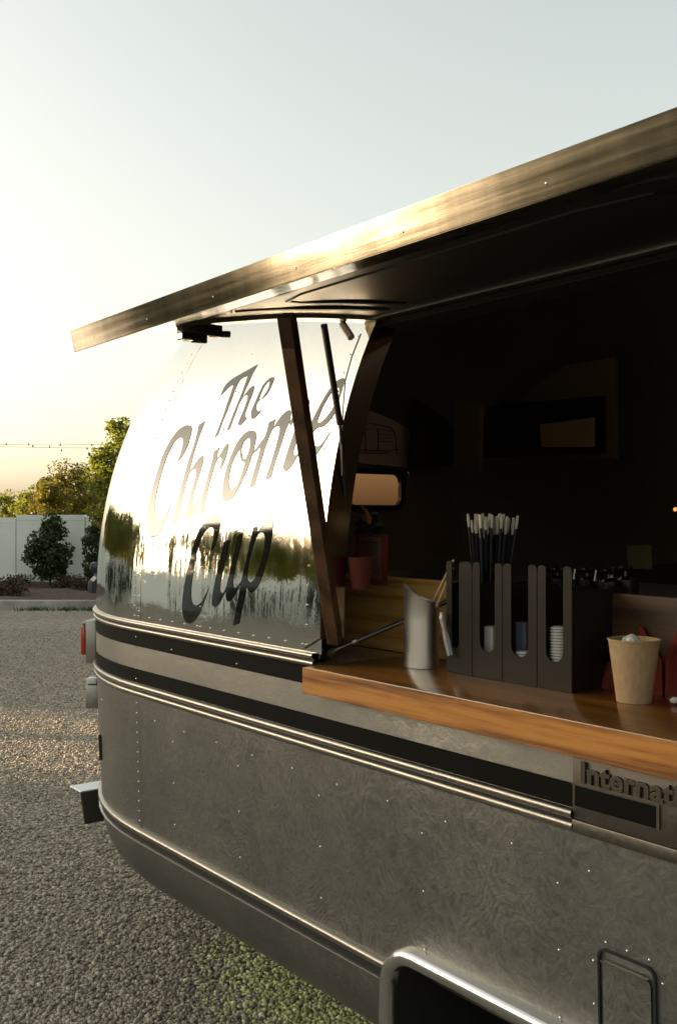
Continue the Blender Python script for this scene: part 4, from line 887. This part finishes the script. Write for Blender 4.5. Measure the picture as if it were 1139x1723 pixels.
# ---------------------------------------------------------------- walls
def wall(name, lab, segs, parent_loc):
    t = thing(name, lab, 'wall', parent_loc)
    for (a, b_, z1, cap) in segs:        # a, b in (lat, dep)
        A = W(*a); B = W(*b_); d = (B-A); ln = d.length; ang = math.atan2(d.y, d.x)
        Mx = Matrix.Translation((A.x, A.y, 0)) @ Matrix.Rotation(ang, 4, 'Z')
        MB().box(.01, ln-.01, -.1, .1, -.1, z1, .006, Mx).build('wall_panel', M['wallpaint'], t)
        MB().box(.012, ln-.012, -.104, .104, z1-.125, z1-.121, 0, Mx).build('coping_joint', M['concrete'], t)
        if cap: MB().box(-.11, .11, -.13, .13, -.1, z1+.05, .006, Mx).build('pilaster', M['wallpaint'], t)
    return t
WD = 22.6
segs = [((-16, WD), (-11.5, WD), 1.52, 1), ((-11.5, WD), (-7.28, WD), 1.525, 1), ((-7.28, WD), (-5.72, WD), 1.585, 0), ((-5.72, WD), (-1.0, WD+.1), 1.555, 0)]
segs += [((-1+4.6*i, WD+.1), (3.6+4.6*i, WD+.1), 1.56, 1) for i in range(6)]
wall('boundary_wall', 'long white block wall behind the planting bed at the left', segs, W(-7, WD))
segs = [((-16, -14+4.6*i), (-16, -9.4+4.6*i), 1.36 if i == 5 else 1.5+.03*(i % 2), i not in (5,)) for i in range(8)]
wall('side_wall', 'white block wall along the left side of the gravel yard', segs, W(-16, 5))

# ---------------------------------------------------------------- trees
def crown_mesh(name, seed, rx, rz, clumps, per, lf, mm, clump_r=.32, taper=0):
    rr = np.random.default_rng(seed); cs = []
    for i in range(clumps):
        d = rr.normal(size=3); d /= np.linalg.norm(d); q = rr.random()**.33; z = d[2]*q*rz
        k = 1-taper*max(0, z/rz); cs.append((d[0]*q*rx*k, d[1]*q*rx*k, z, clump_r*rr.uniform(.6, 1.35)))
    n = clumps*per; cc = np.repeat(np.array(cs), per, 0)
    d = rr.normal(size=(n, 3)); d /= np.linalg.norm(d, axis=1)[:, None]; q = rr.random((n, 1))**.4
    P = cc[:, :3]+d*q*cc[:, 3:4]; a = rr.normal(size=(n, 3)); a /= np.linalg.norm(a, axis=1)[:, None]
    b = np.cross(a, rr.normal(size=(n, 3))); b /= np.linalg.norm(b, axis=1)[:, None]; s = lf*rr.uniform(.6, 1.35, (n, 1))
    V = np.stack([P-a*s, P+b*s*.5, P+a*s, P-b*s*.5], 1).reshape(-1, 3)
    me = bpy.data.meshes.new(name); me.from_pydata(V.tolist(), [], (np.arange(n*4).reshape(-1, 4)).tolist()); me.materials.append(mm); return me
def trunk_mesh(h, r0_, nl, seed, spread):
    rr = random.Random(seed); mb = MB(); mb.tube([(0, 0, -.1), (.02, 0, h*.4), (-.02, .02, h*.8), (0, 0, h*1.3)], [r0_, r0_*.8, r0_*.6, r0_*.25], 8)
    for i in range(nl):
        a = rr.uniform(0, 6.28); z = h*rr.uniform(.5, 1.05); mb.tube([(0, 0, z), (math.cos(a)*spread*.5, math.sin(a)*spread*.5, z+spread*.45), (math.cos(a)*spread, math.sin(a)*spread, z+spread*1.0)], [r0_*.45, r0_*.3, r0_*.1], 5)
    me = bpy.data.meshes.new('trunk'); mb.bm.to_mesh(me); mb.bm.free(); me.materials.append(M['bark']); return me
def tree(name, lab, cat, loc, crown, trunk, cz, sc=(1, 1, 1), rz=0, group=None):
    t = thing(name, lab, cat, loc, rz, group)
    for nm, me, z, s in (('crown', crown, cz, sc), ('trunk', trunk, 0, (1, 1, 1))):
        o = bpy.data.objects.new(nm, me); COL.objects.link(o); o.parent = t; o.location = (0, 0, z); o.scale = s
    return t
tk = trunk_mesh(1.3, .07, 6, 1, .6); tks = trunk_mesh(.5, .03, 6, 2, .3)
def ti(x, y, dep): p = at_depth(x, y, dep); return Vector((p.x, p.y, 0))
# tall leafy tree beside the trailer
D = 20.6; cr = crown_mesh('crown', 11, .62, 1.35, 60, 110, .058, M['leafgreen'], .26, .45)
tree('leafy_tree', 'tall bright green leafy tree in front of the wall beside the trailer', 'tree', ti(205, 900, D), cr, tk, 2.28)
D = 31; cr = crown_mesh('crown', 12, .98, .82, 55, 130, .055, M['leafgold'], .28)
tree('round_tree', 'round golden green tree behind the wall, largest there', 'tree', ti(122, 900, D), cr, trunk_mesh(1.6, .09, 8, 5, .6), 2.30)
cr = crown_mesh('crown', 13, .6, .75, 34, 90, .06, M['leafgold'], .26)
tree('small_tree', 'small yellowish tree behind the wall left of the round tree', 'tree', ti(84, 900, 29), cr, tk, 1.85)
cr = crown_mesh('crown', 14, .85, .75, 40, 100, .07, M['leafgreen'], .3)
tree('bushy_tree', 'dark low bushy tree behind the wall, second from the left edge', 'tree', ti(57, 900, 40), cr, tk, 1.75)
tree('bushy_tree', 'low rounded tree behind the wall at the left edge', 'tree', ti(17, 900, 44), cr, tk, 1.72, (1.05, 1, 1), 1)
tree('bushy_tree', 'distant low tree between the leftmost tree and the dark bush', 'tree', ti(38, 900, 52), cr, tk, 1.25, (1, 1, 1), 2)
tree('bushy_tree', 'low bush showing under the round tree', 'tree', ti(150, 900, 34), cr, tk, 1.55, (1, 1, .9), 2.6)
# shrubs against the wall
cr = crown_mesh('crown', 21, .42, .70, 60, 100, .045, M['leafdark'], .17, .15)
tree('wall_shrub', 'dark green upright shrub in front of the white wall', 'shrub', ti(84, 985, 21.6), cr, tks, .80, (1, 1, 1))
tree('wall_shrub', 'dark shrub in front of the wall right beside the trailer', 'shrub', ti(170, 985, 21.3), cr, tks, .72, (.9, .9, 1.0), 2)
lo = crown_mesh('crown', 22, .34, .12, 20, 60, .03, M['leafred'], .12)
for i, (x, d_, s_, lab) in enumerate(((12, 18.6, 1.2, 'low reddish shrub behind the kerb at the left edge'), (38, 21.9, .8, 'thin reddish plants at the wall foot left of the shrub'), (122, 21.2, .9, 'low reddish plants at the wall foot right of the shrub'), (146, 20.0, .9, 'low reddish plants at the wall foot nearest the trailer'))):
    t = thing('low_plant', lab, 'plant', ti(x, 990, d_), i); o = bpy.data.objects.new('foliage', lo); COL.objects.link(o); o.parent = t; o.location = (0, 0, .17*s_); o.scale = (s_, s_, s_)
# weeds along the kerb foot
rr = np.random.default_rng(5); V = []; Fc = []
for i in range(420):
    lat = rr.choice([-5.0, -4.45, -4.0, -3.75, -3.6, -3.4])+rr.normal()*.13; dep = KD-.08-abs(rr.normal())*.13; p = W(lat, dep, 0); a = rr.uniform(0, 6.28); h_ = rr.uniform(.03, .09)
    q = Vector((math.cos(a), math.sin(a), 0)); k = len(V); V += [p-q*.012, p+q*.012, p+q*.03+Vector((0, 0, h_))]; Fc.append((k, k+1, k+2))
tag(mesh('weeds', V, Fc, M['weed']), 'small green weeds growing along the kerb foot', 'weeds', kind='stuff')
# trees along the side wall, seen only as reflections in the skin; they shade the yard
tc = [crown_mesh('crown', 31+i, 1.25, 1.05, 60, 120, .13, M['leafgreen'], .42) for i in range(3)]
TL = -17.6; dd = -12.0; i = 0
GAP0, GAP1 = 10.3, 11.3
side_deps = []
while dd < 30:
    if not GAP0-1.6 < dd < GAP1+1.6: side_deps.append(dd)
    dd += 1.15
side_deps += [8.75, 12.9]
for i, dd in enumerate(side_deps):
    h_ = 2.50+.16*math.sin(i*2.3)+.10*math.sin(i*5.1)
    tree('side_tree', 'green tree in the row behind the side wall', 'tree', W(TL+.3*math.sin(i*3.7), dd), tc[i % 3], tk, h_, (1, 1, 1), i*1.3, 'trees in a row behind the side wall')
pl = thing('shade_pole', 'slim added pole parting the sunlit bands, behind the low part of the side wall', 'pole', W(TL, 10.78))  # added out of view, its shadow splits the sun band on the gravel
MB().tube([W(TL, 10.78, -.2), W(TL, 10.78, 3.0)], [.085, .075], 10).build('shaft', M['bark'], pl, True)
side_sh = crown_mesh('crown', 41, .42, .62, 40, 80, .05, M['leafdark'], .17, .2)
for i in range(27):
    if 8.8 < -9+1.1*i+.5*math.sin(i*1.7) < 12.2: continue
    tree('side_shrub', 'dark shrub planted along the foot of the side wall', 'shrub', W(-15.2+.25*math.sin(i*2.9), -9+1.1*i+.5*math.sin(i*1.7)), side_sh, tks, .72+.2*math.sin(i*4.1), (1+.3*math.sin(i*1.9), 1, 1.0+.25*math.sin(i*3.3)), i*1.1, 'shrubs along the side wall')
# ---------------------------------------------------------------- roof, string lights, parked car
hs = thing('distant_house', 'low brown roofed house far behind the wall at the left edge', 'house', W(-22, 62))
Mx = Matrix.Translation(W(-22.5, 62)) @ Matrix.Rotation(-TH, 4, 'Z')
MB().box(-4, 3.2, 0, 8, 0, 1.3, 0, Mx).build('house_wall', M['wallpaint'], hs)
mb = MB(); 
V = [(-4.5, -.5, 1.3), (3.7, -.5, 1.3), (3.7, 8.5, 1.3), (-4.5, 8.5, 1.3), (-2.5, 3, 1.98), (2.2, 3, 1.98)]
o = mesh('house_roof', [Mx @ Vector(v) for v in V], [(0, 1, 5, 4), (1, 2, 5), (2, 3, 4, 5), (3, 0, 4), (0, 3, 2, 1)], M['roof'], hs); place(o, 1)
sg = thing('string_lights', 'two thin overhead wires with small hanging bulbs across the left sky', 'string lights', W(-7, 20, 3))
for (y0, y1, sag) in ((744, 747, 3), (747, 754, 2)):
    pts = []
    for k in range(25):
        x = -120+k*14; t = k/24; pts.append(at_depth(x, y0+(y1-y0)*t+sag*math.sin(math.pi*t), 20))
    MB().tube(pts, .0042, 4).build('wire', M['wire'], sg)
for x, y in ((11, 746.5), (49, 747), (56, 749.5), (84, 751), (102, 747.5), (147, 754), (155, 748), (104, 757)):
    p = at_depth(x, y, 20); MB().lathe([(0, -.035), (.016, -.028), (.020, -.012), (.010, .006), (.007, .02), (0, .02)], p, 8).build('bulb', M['bulb'], sg, True)
MB().tube([at_depth(-60, 837, 60), at_depth(100, 840, 60), at_depth(240, 842, 60)], .010, 4).build('power_line', M['wire'], None)
tag(bpy.data.objects['power_line'], 'thin power line crossing just above the distant trees', 'power line')
# parked car, only its rear corner shows past the trailer
car = thing('parked_car', 'dark blue parked car peeking out behind the trailer', 'car', at_depth(151, 1020, 16.0))
car.location.z = 0
Mx = Matrix.Translation((car.location.x, car.location.y, 0)) @ Matrix.Rotation(-TH+R(8), 4, 'Z')
prof_ = [(0, .30), (.0, .52), (.06, .58), (.07, .72), (.16, .86), (.34, .90), (.75, .93), (1.35, 1.28), (2.9, 1.32), (3.6, .98), (4.2, .90), (4.3, .6), (4.3, .3)]
V = []; wv = [0, .10, .0]
for yy, sh_ in ((0, .06), (.12, 0), (1.6, 0), (1.72, .06)):
    V += [Mx @ Vector((x+sh_*(1 if x < 2 else -1), yy, z-sh_*(.5 if z > .5 else 0))) for x, z in prof_]
n = len(prof_); Fc = [(j*n+i, j*n+(i+1) % n, (j+1)*n+(i+1) % n, (j+1)*n+i) for j in range(3) for i in range(n)]+[tuple(range(n)), tuple(range(3*n, 4*n))]
o = mesh('car_body', V, Fc, M['carpaint'], car, False); place(o, 1)
MB().box(-.03, .10, .05, 1.67, .30, .50, .03, Mx).build('bumper', mat('grey_bumper', (.06, .065, .075), .4), car, True)
MB().box(.0, .13, .03, .40, .62, .80, .05, Mx).build('headlight', M['carglass'], car, True)
MB().box(.0, .13, 1.32, 1.69, .62, .80, .05, Mx).build('headlight', M['carglass'], car, True)
mesh_q = [Mx @ Vector(v) for v in ((.80, .12, .98), (1.32, .15, 1.27), (1.32, 1.57, 1.27), (.80, 1.60, .98))]
card('windscreen', [q-Vector((0, 0, -.012)) for q in mesh_q], M['carglass'], parent=car, th=.006)
for xx in (.85, 3.45):
    for yy in (-.01, 1.53):
        Mq = Mx @ Matrix.Translation((xx, yy+.1, .31)) @ Matrix.Rotation(R(90), 4, 'X')
        w = MB().lathe([(.0, -.1), (.19, -.1), (.29, -.1), (.31, -.07), (.31, .07), (.29, .1), (.19, .1), (0, .1)], seg=24, M=Mq).build('car_wheel', M['tyre'], car, True)
